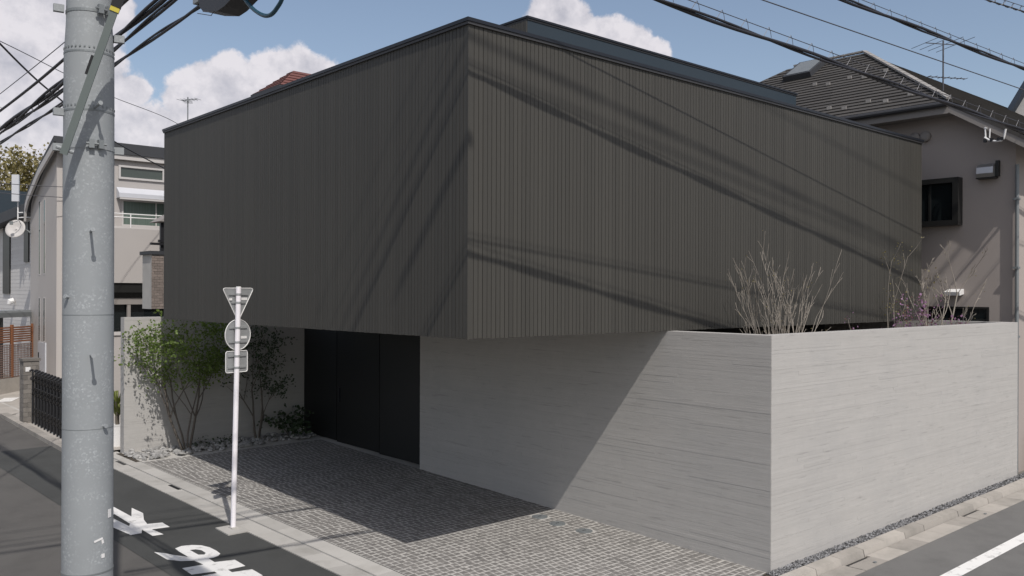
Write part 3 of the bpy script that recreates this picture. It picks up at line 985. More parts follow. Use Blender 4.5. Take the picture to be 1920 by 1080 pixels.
# roof slab and tile courses
def slope_courses(a, b, c, d, n, name, parent, m, thick=.028):
    """a-b is the eave, d-c the top edge; each course is a thin slab lifted at its lower edge"""
    a, b, c, d = map(Vector, (a, b, c, d))
    nrm = (b - a).cross(d - a).normalized()
    if nrm.z < 0: nrm = -nrm
    q = MB(); r = random.Random(17)
    for k in range(n):
        t0, t1 = k / n, (k + 1.0) / n
        l0, l1 = a.lerp(d, t0), a.lerp(d, t1)
        r0, r1 = b.lerp(c, t0), b.lerp(c, t1)
        w = (r0 - l0).length
        m_ = max(1, int(w / .9))
        for j in range(m_):
            f0, f1 = j / m_, (j + 1) / m_
            p0, p1, p2, p3 = l0.lerp(r0, f0), l0.lerp(r0, f1), l1.lerp(r1, f1), l1.lerp(r1, f0)
            q.tone = min(1, max(0, r.gauss(.5, .25)))
            up = nrm * (thick + r.uniform(-.003, .003))
            q.poly([p0 + up, p1 + up, p2 + nrm * .004, p3 + nrm * .004])
            q.poly([p0, p1, p1 + up, p0 + up])
    return q.build('tile_course', m, parent, kind='stuff')
rf = MB()
rf.prism([Vector(E0), Vector(EL), Vector((21.5, 12.9, 9.5)), Vector(AP)], (0, 0, -.07))
rf.prism([Vector(EV), Vector(E0), Vector(AP), Vector((32, 10.73, 9.5)), Vector((32, 5.50, 6.13))], (0, 0, -.075))
rfo = rf.build('roof', M['tile'], th)
slope_courses(E0, EL, RE_, AP, 23, 'tile_course', rfo, M['tile'])
slope_courses((32, 5.5, 6.13), (17.76, 5.5, 6.13), (17.76, 7.13, 7.16), (32, 7.13, 7.16), 8, 'tile_course', rfo, M['tile'])
slope_courses((32, 7.13, 7.16), (17.76, 7.13, 7.16), AP, (32, 10.73, 9.5), 20, 'tile_course', rfo, M['tile'])
rt_m = MB().cbox((0, 0, 0), (.225, .11, .04)).mesh('ridge_tile', M['ridgetile'])
a, b = Vector(E0), Vector(AP)
hd = (b - a).normalized()
hz = hd.cross(Vector((-hd.y, hd.x, 0)).normalized())
if hz.z < 0: hz = -hz
hy = hz.cross(hd)
rotm = Matrix((hd, hy, hz)).transposed().to_euler()
nh = 22
for i in range(nh):
    p = a.lerp(b, (i + .5) / nh)
    add('ridge_tile', rt_m, rfo, p + Vector((0, 0, .06)), rotm)
for i in range(8):
    p = Vector(AP).lerp(Vector(RE_), (i + .5) / 8)
    add('ridge_tile', rt_m, rfo, p + Vector((0, 0, .05)), (0, 0, PI / 2))
for gx, gy, gz in [(19.84, 11.15, 8.46), (19.69, 10.72, 8.37), (19.85, 10.26, 8.46), (19.72, 9.84, 8.39), (19.88, 9.4, 8.48), (18.23, 9.9, 7.46), (18.1, 9.48, 7.38), (18.25, 9.01, 7.47), (18.12, 8.57, 7.4), (18.27, 8.12, 7.49)]:
    gz = 7.16 + .624 * (gx - 17.75)
    q = MB(); q.cbox((gx, gy, gz + .06), (.03, .10, .07)); q.cbox((gx + .06, gy, gz + .06), (.12, .03, .02)); q.build('snow_guard', M['ridgetile'], rfo)
# skylight
n_ = Vector((-.624, 0, 1)).normalized(); dn = Vector((1, 0, .624)).normalized()
sc_ = Vector((20.95, 12.02, 7.16 + .624 * 3.2))
q = MB(); q.cbox(sc_ + n_ * .08, (1.0, .78, .16), dn, (0, 1, 0), n_)
sk = q.build('skylight', M['roofdark'], rfo)
q = MB(); q.cbox(sc_ + n_ * .165, (.86, .64, .012), dn, (0, 1, 0), n_); q.build('pane', M['galv_dark'], sk)
# eaves: gutter, fascia and soffit
MB().tube([(17.70, 7.15, 7.11), (17.70, 16.2, 7.11)], .055, 10).build('gutter', M['flashing'], rfo)
MB().box(17.76, 7.15, 6.93, 17.80, 16.2, 7.115).build('fascia', M['taupetrim'], rfo)
MB().box(17.801, 7.15, 6.95, 18.199, 16.2, 6.97).build('soffit', M['taupetrim'], rfo)
vd = (Vector(EV) - Vector(E0)).normalized()
q = MB(); p0, p1 = Vector((17.762, 7.148, 7.115)), Vector((17.762, 5.5, 6.075))
q.prism([p0, p1, p1 - Vector((0, 0, .17)), p0 - Vector((0, 0, .17))], (.04, 0, 0)); q.build('bargeboard', M['taupetrim'], rfo)
q = MB(); q.prism([p0 + Vector((.041, 0, -.10)), p1 + Vector((.041, 0, -.10)), p1 + Vector((.041, 0, -.13)), p0 + Vector((.041, 0, -.13))], (.4, 0, 0)); q.build('soffit', M['taupetrim'], rfo)
# projecting window
q = MB()
for (a0, a1, b0, b1) in ((7.05, 8.35, 5.60, 5.70), (7.05, 8.35, 4.76, 4.86), (7.05, 7.16, 4.86, 5.60), (8.24, 8.35, 4.86, 5.60)):
    q.box(17.98, a0, b0, 18.201, a1, b1)
w = q.build('window', M['darkmetal'], th, kind=None); w['label'] = 'dark boxed window standing out from the wall'
MB().box(18.06, 7.165, 4.865, 18.08, 8.235, 5.595).build('pane', M['glass'], w)
MB().box(18.03, 7.60, 4.865, 18.055, 7.64, 5.595).build('sash_bar', M['darkmetal'], w)
w = window(th, 'x', 18.2, 6.55, 7.95, 2.20, 3.15, M['darkmetal'], M['glass'], .04, .03, 1, label='low dark window just above the concrete wall')
# vent hood, round vents, wall lamp, cable bracket
q = MB()
prof = [(18.2, 5.65), (18.02, 5.65), (17.98, 5.72), (18.0, 5.84), (18.06, 5.90), (18.2, 5.93)]
q.prism([Vector((px_, 6.42, pz)) for px_, pz in prof], (0, .30, 0)); vh = q.build('vent_hood', M['steel'], th)
MB().box(18.10, 6.36, 5.66, 18.198, 6.415, 5.96).build('side_plate', M['darkmetal'], vh)
MB().box(18.02, 6.40, 5.625, 18.198, 6.74, 5.648).build('base_plate', M['darkmetal'], vh)
for yv in (7.97, 7.76):
    q = MB()
    q.tube([(18.2, yv, 6.60), (18.12, yv, 6.60), (18.09, yv, 6.60)], [.105, .105, .06], 16); q.build('round_vent', M['taupetrim'], th)
q = MB(); q.prism([Vector((18.2, 7.02, 3.40)), Vector((18.0, 7.02, 3.37)), Vector((17.98, 7.02, 3.44)), Vector((18.2, 7.02, 3.50))], (0, .30, 0)); q.build('vent_cowl', M['white'], th)
def bk(x, y, z): return (x - .5, y * .9725, 3.4 + (z - 3.4) * .9725)
br = MB()
br.tube([bk(18.24, 6.62, 6.62), bk(18.18, 6.62, 6.62)], .015, 6); br.tube([bk(18.2, 6.64, 6.64), bk(18.18, 6.62, 6.43)], .014, 6); br.tube([bk(18.2, 6.55, 6.60), bk(18.18, 6.55, 6.42)], .012, 6)
br.tube(sag_line([bk(18.18, 6.64, 6.44), bk(18.16, 6.52, 6.36), bk(18.15, 6.40, 6.34), bk(18.16, 6.30, 6.36), bk(18.15, 6.25, 6.55)], 4), .020, 6)
cbk = br.build('cable_bracket', M['white'], th)
for yv in (6.62, 6.5, 6.38, 6.31):
    MB().cbox(bk(18.155, yv, 6.37), (.05, .05, .06)).build('clamp', M['black'], cbk)
MB().tube([(18.13, 6.04, -.1), (18.13, 6.04, 5.85)], .035, 10).build('downpipe', M['galv_dark'], th)
for z in (2.6, 3.9, 5.2): MB().cbox((18.13, 6.05, z), (.11, .10, .04)).build('pipe_clip', M['galv_dark'], th)

gh = thing('grey_house', (30, 8, .1), 'pale house with a blue trimmed gable just behind the taupe roof', 'house')
MB().prism([Vector(p) for p in ((30, 1.0, -.1), (30, 11.2, -.1), (30, 11.2, 7.4), (30, 8.2, 12.3), (30, 5.2, 7.3), (30, 1.0, 7.3))], (7, 0, 0)).build('wall', M['siding'], gh)
q = MB()
for a, b in (((29.7, 11.5, 7.0), (29.7, 8.2, 12.5)), ((29.7, 8.2, 12.5), (29.7, 4.9, 7.0))):
    a, b = Vector(a), Vector(b); q.prism([a, b, b - Vector((0, 0, .30)), a - Vector((0, 0, .30))], (7.5, 0, 0))
q.build('roof', mat('blue_grey_roof', (.045, .06, .085), .6, .1), gh)
wb = thing('brick_planter', (19.0, 5.8, .1), 'dark red brick planter at the far end of the gravel strip', 'planter')
for k in range(9):
    off = .0 if k % 2 else .11
    for j in range(6):
        MB().box(18.7 + .22 * j + off, 5.62, .08 + .078 * k, 18.7 + .22 * j + off + .208, 5.98, .08 + .078 * k + .070).build('brick', M['redbrick'], wb)

# TV antenna on the taupe roof
def yagi(name, base, h, label, dirs, m='steelwire'):
    t = thing(name, base, label, 'antenna')
    b = Vector(base)
    MB().tube([b, b + Vector((0, 0, h))], .018, 6).build('mast', M[m], t)
    for (z, az, ln, ne, el) in dirs:
        d = Vector((math.cos(az), math.sin(az), 0)); s = Vector((-d.y, d.x, 0))
        c = b + Vector((0, 0, z))
        bo = MB().tube([c - d * ln * .4, c + d * ln * .6], .011, 5).build('boom', M[m], t)
        for k in range(ne):
            p = c + d * ln * lerp(-.4, .6, k / max(1, ne - 1))
            e = el * (1.0 - .3 * k / ne)
            MB().tube([p - s * e / 2, p + s * e / 2], .006, 4, ).build('element', M[m], bo)
    return t
yagi('tv_antenna', (20.3, 8.29, 7.95), 1.12, 'spidery TV antenna with two booms on the taupe house roof', [(1.05, math.radians(150), .75, 4, 1.25), (.30, math.radians(-30), .95, 7, .22)])

# ------------------------------------------------------------------ houses down the side street
bh = thing('beige_house', (6.72, 26.16, .4), 'beige house with a curved roof edge, a balcony and a pale awning', 'house')
YF = 26.16
prof = [(26.36, 0.3), (29.15, .3), (29.15, 5.80), (29.05, 6.05), (28.75, 6.30), (27.54, 6.92), (26.36, 7.42)]
MB().prism([Vector((6.72, yv, zv)) for yv, zv in prof], (7.5, 0, 0)).build('wall', M['beige_dark'], bh)
MB().box(6.86, YF, 5.26, 14.2, 26.355, 7.25).build('front_wall', M['beige'], bh)
MB().box(7.02, 25.75, 3.63, 14.2, 26.155, 5.16).build('balcony', M['beige'], bh)
MB().box(6.86, 26.12, 5.165, 14.2, 26.159, 5.255).build('balcony_cap', M['pale_trim'], bh)
rfb = MB()
rp = [(26.0, 7.60), (27.54, 6.98), (28.78, 6.37), (29.14, 6.08), (29.30, 5.72)]
rfb.prism([Vector((6.55, yv, zv)) for yv, zv in [(26.0, 7.44)] + rp + [(29.2, 5.72), (29.06, 6.02), (28.75, 6.28), (27.54, 6.90)]], (7.9, 0, 0))
rfb.box(6.6, 25.98, 7.28, 14.5, 26.5, 7.45)
rb_ = rfb.build('roof', M['roofdark'], bh)
vb = MB()
vq = [(26.05, 7.40), (27.54, 6.86), (28.74, 6.22), (29.02, 5.96), (29.12, 5.66)]
vb.prism([Vector((6.53, yv, zv)) for yv, zv in vq] + [Vector((6.53, yv, zv - .20)) for yv, zv in reversed(vq)], (.06, 0, 0))
vb.build('bargeboard', M['pale_trim'], rb_)
MB().box(6.9, 26.02, 7.14, 14.3, 26.10, 7.275).build('fascia', M['pale_trim'], rb_)
window(bh, 'y', YF, 8.27, 9.56, 6.60, 6.99, M['pale_trim'], M['glass_grey'], .055, .05, label='long narrow strip window high on the front')
aw = MB().prism([Vector((8.22, 26.15, 6.36)), Vector((8.22, 25.90, 6.18)), Vector((8.22, 25.90, 6.06)), Vector((8.22, 26.15, 6.04))], (2.4, 0, 0)).build('awning', M['awning'], bh)
MB().box(8.23, 25.88, 6.0, 10.6, 25.91, 6.05).build('front_bar', M['pale_trim'], aw)
window(bh, 'y', YF, 8.36, 10.3, 5.258, 6.02, M['pale_trim'], M['glass_green'], .05, .03, 1, label='balcony window with a pale curtain')
rl = MB()
for z in (5.48, 5.58):
    rl.tube([(7.05, 25.80, z), (13.5, 25.80, z)], .016, 6)
for x in (8.5, 9.4, 10.6): rl.tube([(x, 25.80, 5.2), (x, 25.80, 5.58)], .016, 6)
rl.build('railing', M['white'], bh)
# shaded entrance below the balcony
MB().box(8.0, 26.9, .4, 14.0, 26.95, 3.6).build('porch_back', M['cladding_back'], bh) if False else None
MB().box(6.95, 25.80, 3.36, 14.0, 25.98, 3.628).build('beam', M['darkmetal'], bh)
MB().box(6.95, 25.95, 3.02, 14.0, 26.05, 3.20).build('beam', M['taupetrim'], bh)
MB().box(8.47, 25.96, 2.2, 8.56, 26.05, 3.018).build('post', M['taupetrim'], bh)
MB().box(7.4, 26.12, 2.27, 14.0, 26.356, 3.60).build('porch_shade', M['glass'], bh)  # dark panel on the wall standing in for the shade of the recessed opening
MB().box(7.25, 25.70, .3, 14.0, 25.95, 2.16).build('low_wall', M['beige'], bh)
MB().box(7.2, 25.66, 2.162, 14.0, 25.99, 2.25).build('wall_cap', M['pale_trim'], bh)
MB().box(6.86, 26.2, .3, 7.38, 26.352, 5.25).build('entry_wall', M['beige'], bh)
for (a, b, z0, z1) in ((28.02, 28.22, 3.85, 6.02), (27.50, 27.70, 3.86, 6.02), (28.02, 28.22, 1.93, 3.22), (27.50, 27.70, 1.93, 3.22)):
    window(bh, 'x', 6.72, a, b, z0, z1, M['pale_trim'], M['glass_grey'], .035, .007)
dr = MB().box(6.685, 27.36, .9, 6.719, 28.16, 1.92).build('door', M['awning'], bh)
MB().cbox((6.67, 28.02, 1.5), (.02, .03, .25)).build('handle', M['darkmetal'], dr)

# satellite dish and panel aerial on the corner of the beige house
sd = thing('satellite_dish', (6.62, 29.2, 5.15), 'round white satellite dish on the corner of the beige house', 'satellite dish')
q = MB(); c = Vector((6.28, 29.0, 5.22)); ax = Vector((-.62, -.78, .35)).normalized(); u = ax.orthogonal().normalized(); v = ax.cross(u)
rings = [(0, -.07), (.10, -.062), (.2, -.035), (.285, 0)]
for rr_, dd in rings:
    for k in range(24):
        a = 2 * PI * k / 24; q.v.append(tuple(c + u * math.cos(a) * rr_ * 1.0 + v * math.sin(a) * rr_ + ax * dd))
for i in range(3):
    for k in range(24):
        a, b = i * 24 + k, i * 24 + (k + 1) % 24; q.face((a, b, b + 24, a + 24))
me = q.mesh('reflector', M['pale_trim'], True)
ds = add('reflector', me, sd); md = ds.modifiers.new('s', 'SOLIDIFY'); md.thickness = .012
MB().tube([c - u * .2 + ax * .0, c - u * .24 + ax * .2, c + ax * .32 - u * .06], .012, 6).build('feed_arm', M['galv_dark'], sd)
MB().cbox(c + ax * .33 - u * .05, (.08, .08, .1)).build('feed_horn', M['galv_dark'], sd)
MB().tube([c - ax * .06, (6.62, 29.16, 5.2), (6.71, 29.1, 5.12)], .022, 6).build('bracket', M['galv_dark'], sd)
pa = thing('panel_aerial', (6.5, 29.6, 5.7), 'flat pale panel aerial on a bracket beside the curved roof', 'antenna')
MB().cbox((6.42, 29.62, 6.48), (.20, .08, .80), (1, -.6, 0), (.6, 1, 0), (0, 0, 1)).build('panel', M['awning'], pa)
MB().tube([(6.5, 29.7, 5.55), (6.5, 29.7, 6.9)], .02, 6).build('mast', M['white'], pa)
MB().tube([(6.5, 29.7, 5.75), (6.76, 29.25, 5.75)], .018, 6).build('bracket', M['white'], pa)
MB().tube([(6.5, 29.7, 5.6), (6.76, 29.25, 5.6)], .018, 6).build('bracket', M['white'], pa)

wh = thing('white_house', (7, 31, .5), 'white sided house with dark window strips at the far end of the street', 'house')
MB().box(7.0, 29.35, .2, 13, 37, 5.72).build('wall', M['siding'], wh)
q = MB()
r = random.Random(3)
for k in range(34):
    z = 1.6 + .12 * k
    q.tone = r.random()
    q.prism([Vector((7.0, 29.35, z)), Vector((6.993, 29.35, z)), Vector((6.996, 29.35, z + .115)), Vector((7.0, 29.35, z + .115))], (0, 7.6, 0))
q.build('siding_board', M['siding'], wh, kind='stuff')
q = MB().prism([Vector((6.6, 29.2, 5.72)), Vector((6.6, 37.2, 5.42)), Vector((6.6, 37.2, 5.80)), Vector((6.6, 29.2, 6.02))], (7, 0, 0)); q.build('roof', M['roofdark'], wh)
MB().box(6.95, 32.9, 3.3, 6.99, 33.85, 5.6).build('shutter', M['darkmetal'], wh)
MB().box(6.95, 30.45, 4.3, 6.99, 31.0, 5.55).build('shutter', M['darkmetal'], wh)
MB().tube([(6.95, 32.3, 3.08), (6.85, 32.3, 3.05), (6.82, 32.3, 2.95)], [.09, .10, .06], 10).build('vent_cowl', M['white'], wh)
fh = thing('grey_house', (9, 44, .5), 'distant grey roofed house below the yellow green tree', 'house')
MB().box(7.2, 42, .3, 14, 50, 6.6).build('wall', M['siding'], fh)
MB().prism([Vector((6.9, 41.6, 6.6)), Vector((6.9, 50.4, 6.6)), Vector((6.9, 50.4, 7.3)), Vector((6.9, 41.6, 7.6))], (8, 0, 0)).build('roof', M['bluegrey'], fh)

# slatted timber fence on a low block wall, and the flat carport roof over it
f0, f1 = Vector((5.35, 27.60, 0)), Vector((6.71, 28.90, 0))
f00 = Vector((3.0, 25.35, 0)) + Vector((0, 0, 0))
fd = (f1 - f0).normalized(); fn = Vector((fd.y, -fd.x, 0))
fs = f1 - fd * 4.0
lf = thing('timber_fence', (f0.x, f0.y, .48), 'orange brown timber fence with slats above a lattice panel', 'fence')
zg = .49
MB().cbox((fs + f1) / 2 + Vector((0, 0, .62)), (4.0, .16, .6), fd, fn, (0, 0, 1)).build('block_wall', M['gutter_old'], lf)
for k in range(5):
    p = f1 - fd * (.05 + .95 * k)
    MB().cbox(p + fn * .05 + Vector((0, 0, 1.68)), (.07, .07, 1.5), fd, fn, (0, 0, 1)).build('post', M['wood'], lf)
sl_me = MB().cbox((0, 0, 0), (.88, .02, .045), (1, 0, 0), (0, 1, 0), (0, 0, 1)).mesh('slat', M['wood'])
az_f = math.atan2(fd.y, fd.x)
for k in range(4):
    c = f1 - fd * (.525 + .95 * k) + fn * .05
    for j in range(7):
        add('slat', sl_me, lf, c + Vector((0, 0, 1.95 + .066 * j)), (0, 0, az_f))
    q = MB()
    for j in range(14):
        x = -.43 + .86 * j / 13
        q.cbox(c + fd * x + Vector((0, 0, 1.40)), (.018, .012, .95), fd, fn, (0, 0, 1))
    for j in range(15):
        q.cbox(c + fn * .014 + Vector((0, 0, .95 + .065 * j)), (.88, .010, .018), fd, fn, (0, 0, 1))
    q.build('lattice_panel', M['lattice'], lf)
cp = thing('carport', (5.9, 29, .5), 'flat grey carport roof above the timber fence', 'carport')
cc = (fs + f1) / 2 - fn * .9
MB().cbox(cc + Vector((0, 0, 2.78)), (4.2, 1.6, .10), fd, fn, (0, 0, 1)).build('roof', M['galv'], cp)
MB().cbox(cc + fn * .81 + Vector((0, 0, 2.70)), (4.2, .04, .14), fd, fn, (0, 0, 1)).build('fascia', M['galv_dark'], cp)
for k in (-1.9, 0, 1.9):
    MB().cbox(cc + fd * k + Vector((0, 0, 1.6)), (.08, .08, 2.3), fd, fn, (0, 0, 1)).build('post', M['galv_dark'], cp)
MB().cbox(cc - fn * .9 + Vector((0, 0, 1.6)), (4.2, .05, 2.2), fd, fn, (0, 0, 1)).build('back_panel', M['siding'], cp)

# stone gate pillar and the folding black gate
gp = thing('gate_pillar', (5.12, 22.35, .35), 'grey stone tiled gate pillar at the end of the black folding gate', 'gate pillar')
px0, px1, py0, py1 = 4.97, 5.30, 22.15, 22.50
MB().box(px0 + .012, py0 + .012, .2, px1 - .012, py1 - .012, 1.80).build('core', M['mortar'], gp)
zt = .34
row = 0
while zt < 1.72:
    sp = [0, .5, 1] if row % 2 else [0, .28, .76, 1]
    for a, b in zip(sp[:-1], sp[1:]):
        MB().box(lerp(px0, px1, a) + .003, py0, zt + .003, lerp(px0, px1, b) - .003, py0 + .013, zt + .100).build('stone_tile', M['stonetile'], gp)
        MB().box(px0, lerp(py0, py1, a) + .015, zt + .003, px0 + .013, lerp(py0, py1, b) - .003, zt + .100).build('stone_tile', M['stonetile'], gp)
    zt += .104; row += 1
MB().box(px0 - .02, py0 - .02, 1.803, px1 + .02, py1 + .02, 1.86).build('cap', M['stonetile'], gp)
MB().cbox((5.06, 22.142, 1.62), (.10, .01, .10)).build('name_plate', M['white'], gp)
fg = thing('folding_gate', (5.15, 20, .3), 'black metal folding gate of close upright bars along the street', 'gate')
gx = 5.16
ys_ = []
yv = 22.02
while yv > 18.0:
    ys_.append(yv); yv -= .125
for i, yv in enumerate(ys_):
    z0 = ground_z(gx, yv)
    dx = .03 if i % 2 else -.03
    q = MB()
    q.tube(sag_line([(gx + dx, yv, z0 + .06), (gx + dx, yv, z0 + .65), (gx + dx, yv, z0 + 1.20), (gx + dx - .02, yv - .015, z0 + 1.27), (gx + dx - .07, yv - .02, z0 + 1.24)], 2), .021, 6)
    q.build('upright', M['black'], fg)
lk = MB()
for i in range(len(ys_) - 2):
    for z in (.25, .7, 1.0):
        z0 = ground_z(gx, ys_[i])
        lk.tube([(gx - .04, ys_[i], z0 + z), (gx - .04, ys_[i + 2], z0 + z + .18)], .012, 4)
        lk.tube([(gx + .04, ys_[i], z0 + z + .18), (gx + .04, ys_[i + 2], z0 + z)], .012, 4)
lk.build('lattice_link', M['black'], fg, kind='stuff')
for i in range(0, len(ys_), 4):
    z0 = ground_z(gx, ys_[i]); MB().tube([(gx - .02, ys_[i], z0 + .035), (gx + .02, ys_[i], z0 + .035)], .035, 10).build('castor', M['galv_dark'], fg)
# kerb and paving in front of and behind the gate
ke = thing('kerb', (5.0, 21, .3), 'concrete kerb edge in front of the black folding gate', 'kerb', kind='structure')
yv = 17.9
while yv < 23.4:
    q = MB(); e = yv + .59
    def P2(x, yy, l): return (x, yy, ground_z(x, yy) + l)
    q.hexa([P2(4.86, yv, -.1), P2(5.02, yv, -.1), P2(5.02, e, -.1), P2(4.86, e, -.1), P2(4.86, yv, .07), P2(5.02, yv, .075), P2(5.02, e, .075), P2(4.86, e, .07)])
    q.build('kerb_stone', M['gutter_old'], ke); yv += .60
q = MB().poly([(xx, yv, ground_z(xx, yv) + .05) for xx, yv in ((5.02, 17.9), (9.4, 17.9), (9.4, 25.5), (5.02, 23.6))])
tag(q.build('driveway', M['gutter_old']), 'weathered driveway slab behind the black folding gate', kind='structure')
q = MB().poly([(xx, yv, ground_z(xx, yv) + .012) for xx, yv in ((2.0, 23.9), (5.1, 23.9), (6.9, 25.6), (7.1, 29.3), (3.2, 29.3))])
tag(q.build('pavement', M['gutter_old']), 'pale paved entrance in front of the timber fence', kind='structure')
q = MB().poly([(xx, yv, ground_z(xx, yv) + .02) for xx, yv in ((5.25, 26.3), (5.6, 26.2), (5.95, 26.9), (5.6, 27.0))])
tag(q.build('road_mark', M['paint']), 'small white patch painted on the far pavement', 'road marking', kind='structure')

# pot with a strappy plant behind the garden wall
pt = thing('potted_plant', (5.80, 18.35, .25), 'strappy yellow green plant in a pale pot behind the garden wall', 'potted plant')
MB().tube([(5.80, 18.35, .24), (5.80, 18.35, .70), (5.80, 18.35, .74), (5.80, 18.35, .73)], [.14, .17, .18, .15], 14).build('pot', M['white'], pt)
q = MB(); r = random.Random(8)
for k in range(44):
    a = r.uniform(0, 2 * PI); L_ = r.uniform(.45, .95); up = r.uniform(.6, 1.4)
    d = Vector((math.cos(a), math.sin(a), 0)); s = Vector((-d.y, d.x, 0))
    b0 = Vector((5.80, 18.35, .8 + r.uniform(0, .35)))
    pts = [b0 + d * L_ * t * .55 + Vector((0, 0, up * L_ * t * (1 - .75 * t) * 1.2)) for t in (0, .3, .6, .85, 1)]
    ws = [.014, .022, .020, .012, .001]
    q.tone = r.random()
    for i in range(4):
        if min(p.y for p in pts) < 17.9 and False: continue
        q.poly([pts[i] - s * ws[i], pts[i] + s * ws[i], pts[i + 1] + s * ws[i + 1], pts[i + 1] - s * ws[i + 1]])
q.build('leaves', M['leaf_palm'], pt)
MB().tube([(5.80, 18.35, .7), (5.80, 18.35, 1.2)], .04, 8).build('stem', M['bark'], pt)

# brick clad house whose balcony and red roof show around the dark box
kh = thing('brick_house', (9.5, 21, .3), 'brown brick clad house with a balcony peeping out behind the dark box', 'house')
MB().box(9.3, 20.4, .2, 14.5, 25.2, 6.4).build('wall', M['stonetile'], kh)
MB().box(7.05, 20.018, 3.0, 9.298, 20.6, 4.22).build('balcony', M['mortar'], kh)
q = 0
zt = 3.0
row = 0
while zt < 4.18:
    x = 7.045 - (.06 if row % 2 else 0)
    while x < 7.75:
        a, b = max(x, 7.045) + .003, min(x + .118, 7.8)
        if b - a > .02: MB().box(a, 20.0, zt + .004, b, 20.017, zt + .056).build('brick', M['brick'], kh)
        x += .12
    zt += .060; row += 1
MB().box(7.0, 19.97, 4.222, 9.3, 20.65, 4.30).build('balcony_cap', M['roofdark'], kh)
ln_ = MB()
ln_.box(7.28, 20.1, 4.302, 7.36, 20.18, 4.95); ln_.box(7.22, 20.05, 4.50, 9.0, 20.12, 4.56)
for i in range(12): ln_.box(7.42 + .11 * i, 20.08, 4.302, 7.46 + .11 * i, 20.11, 4.499)
ln_.build('railing', M['black'], kh)
MB().box(7.05, 20.05, 4.44, 7.35, 20.15, 4.49).build('ledge', M['black'], kh)
MB().prism([Vector((7.2, 20.0, 4.97)), Vector((7.95, 20.0, 4.97)), Vector((7.6, 20.0, 5.22))], (0, .6, 0)).build('canopy', M['taupetrim'], kh)
rh = thing('red_roofed_house', (15, 28, .3), 'house whose red brown hipped roof peeps over the dark box', 'house')
MB().box(13.6, 26.6, .2, 22, 28.1, 10.0).build('wall', M['siding'], rh)
ev = [(13.35, 26.35, 10.12), (13.35, 28.35, 10.12), (22.4, 28.35, 10.12), (22.4, 26.35, 10.12)]
rg0, rg1 = Vector((14.35, 27.35, 10.93)), Vector((21.4, 27.35, 10.93))
rq = MB()
ev = [Vector(p) for p in ev]
for p in ((ev[0], ev[1], rg0), (ev[1], ev[2], rg1, rg0), (ev[2], ev[3], rg1), (ev[3], ev[0], rg0, rg1)):
    rq.poly(list(reversed(p)))
rq.poly([p - Vector((0, 0, .0)) for p in ev])
rro = rq.build('roof', M['redroof'], rh)
slope_courses(ev[0], ev[1], rg0, rg0, 6, 'tile_course', rro, M['redroof'], .03)
slope_courses(ev[3], ev[0], rg0, rg1, 6, 'tile_course', rro, M['redroof'], .03)
MB().box(13.30, 26.30, 9.93, 22.45, 28.40, 10.115).build('fascia', M['roofdark'], rro)
yagi('tv_antenna', (10.55, 26.9, 7.44), 1.95, 'thin TV antenna standing above the far end of the dark box', [(1.86, math.radians(-62), .62, 6, .42), (1.80, math.radians(60), .3, 3, .3)], 'galv_dark')

# yellow green tree far down the street
r = random.Random(41)
tb = Vector((11.0, 50.0, .5))
t = thing('spring_tree', tb, 'tall tree in yellow green spring leaf beyond the far houses', 'tree')
q = MB(); tips = []
for (dx, dy) in ((0, 0), (.35, .1), (-.35, .05), (.1, .35), (-.1, -.35), (.25, -.3), (-.3, .3)):
    grow(q, tb + Vector((0, 0, 2.6)), Vector((dx, dy, 1)).normalized(), 3.6, .14, 3, r, tips, .6, (2, 3), 5, .1, .66, .012)
q.tube([tb, tb + Vector((.05, 0, 1.4)), tb + Vector((0, 0, 2.8))], [.30, .22, .2], 8)
q.build('trunk', M['bark'], t, smooth=True)
lv = MB()
for k in range(6500):
    p, d = r.choice(tips)
    leaf_quad(lv, p + Vector((r.gauss(0, .30), r.gauss(0, .30), r.gauss(0, .22))), r.uniform(.10, .24), r)
lv.build('crown', M['leaf_yellow'], t)

# ------------------------------------------------------------------ steel utility pole
PX, PY = 1.71, 5.975
pole = thing('utility_pole', (PX, PY, ground_z(PX, PY)), 'thick galvanised steel utility pole with bands, step bolts and a slanting brace', 'utility pole')
secs = [(-.15, 1.63, .152, .1505), (1.63, 4.30, .150, .148), (4.30, 4.545, .148, .1475), (4.545, 4.905, .1478, .1455), (4.905, 5.10, .1445, .134), (5.10, 9.2, .134, .118)]
for z0, z1, r0, r1 in secs:
    MB().tube([(PX, PY, z0), (PX, PY, z1)], [r0, r1], 40, cap=False).build('pole_section', M['galv'], pole, smooth=True)
for z, rr_, h in ((1.63, .1525, .010), (2.535, .1503, .004), (3.25, .1500, .004), (4.30, .1515, .022), (4.53, .1495, .012), (4.895, .1475, .012), (5.155, .137, .018)):
    q = MB(); q.tube([(PX, PY, z - h / 2), (PX, PY, z + h / 2)], rr_, 40)
    b = q.build('band', M['galv_dark'] if h < .02 else M['galv'], pole)
    if z in (4.53, 4.895):
        rv = MB()
        for k in range(34):
            a = 2 * PI * k / 34
            c = Vector((PX + math.cos(a) * (rr_ - .001), PY + math.sin(a) * (rr_ - .001), z + .027))
            rv.cbox(c, (.004, .010, .010), (math.cos(a), math.sin(a), 0), (-math.sin(a), math.cos(a), 0), (0, 0, 1))
        rv.build('rivet', M['galv_dark'], b)
tocam = Vector((-PX, -PY, 0)).normalized(); side = Vector((-tocam.y, tocam.x, 0))     # side: to the viewer's right
def pole_pt(a, z, rr_): d = (tocam * math.cos(a) + side * math.sin(a)); return Vector((PX, PY, z)) + d * rr_, d
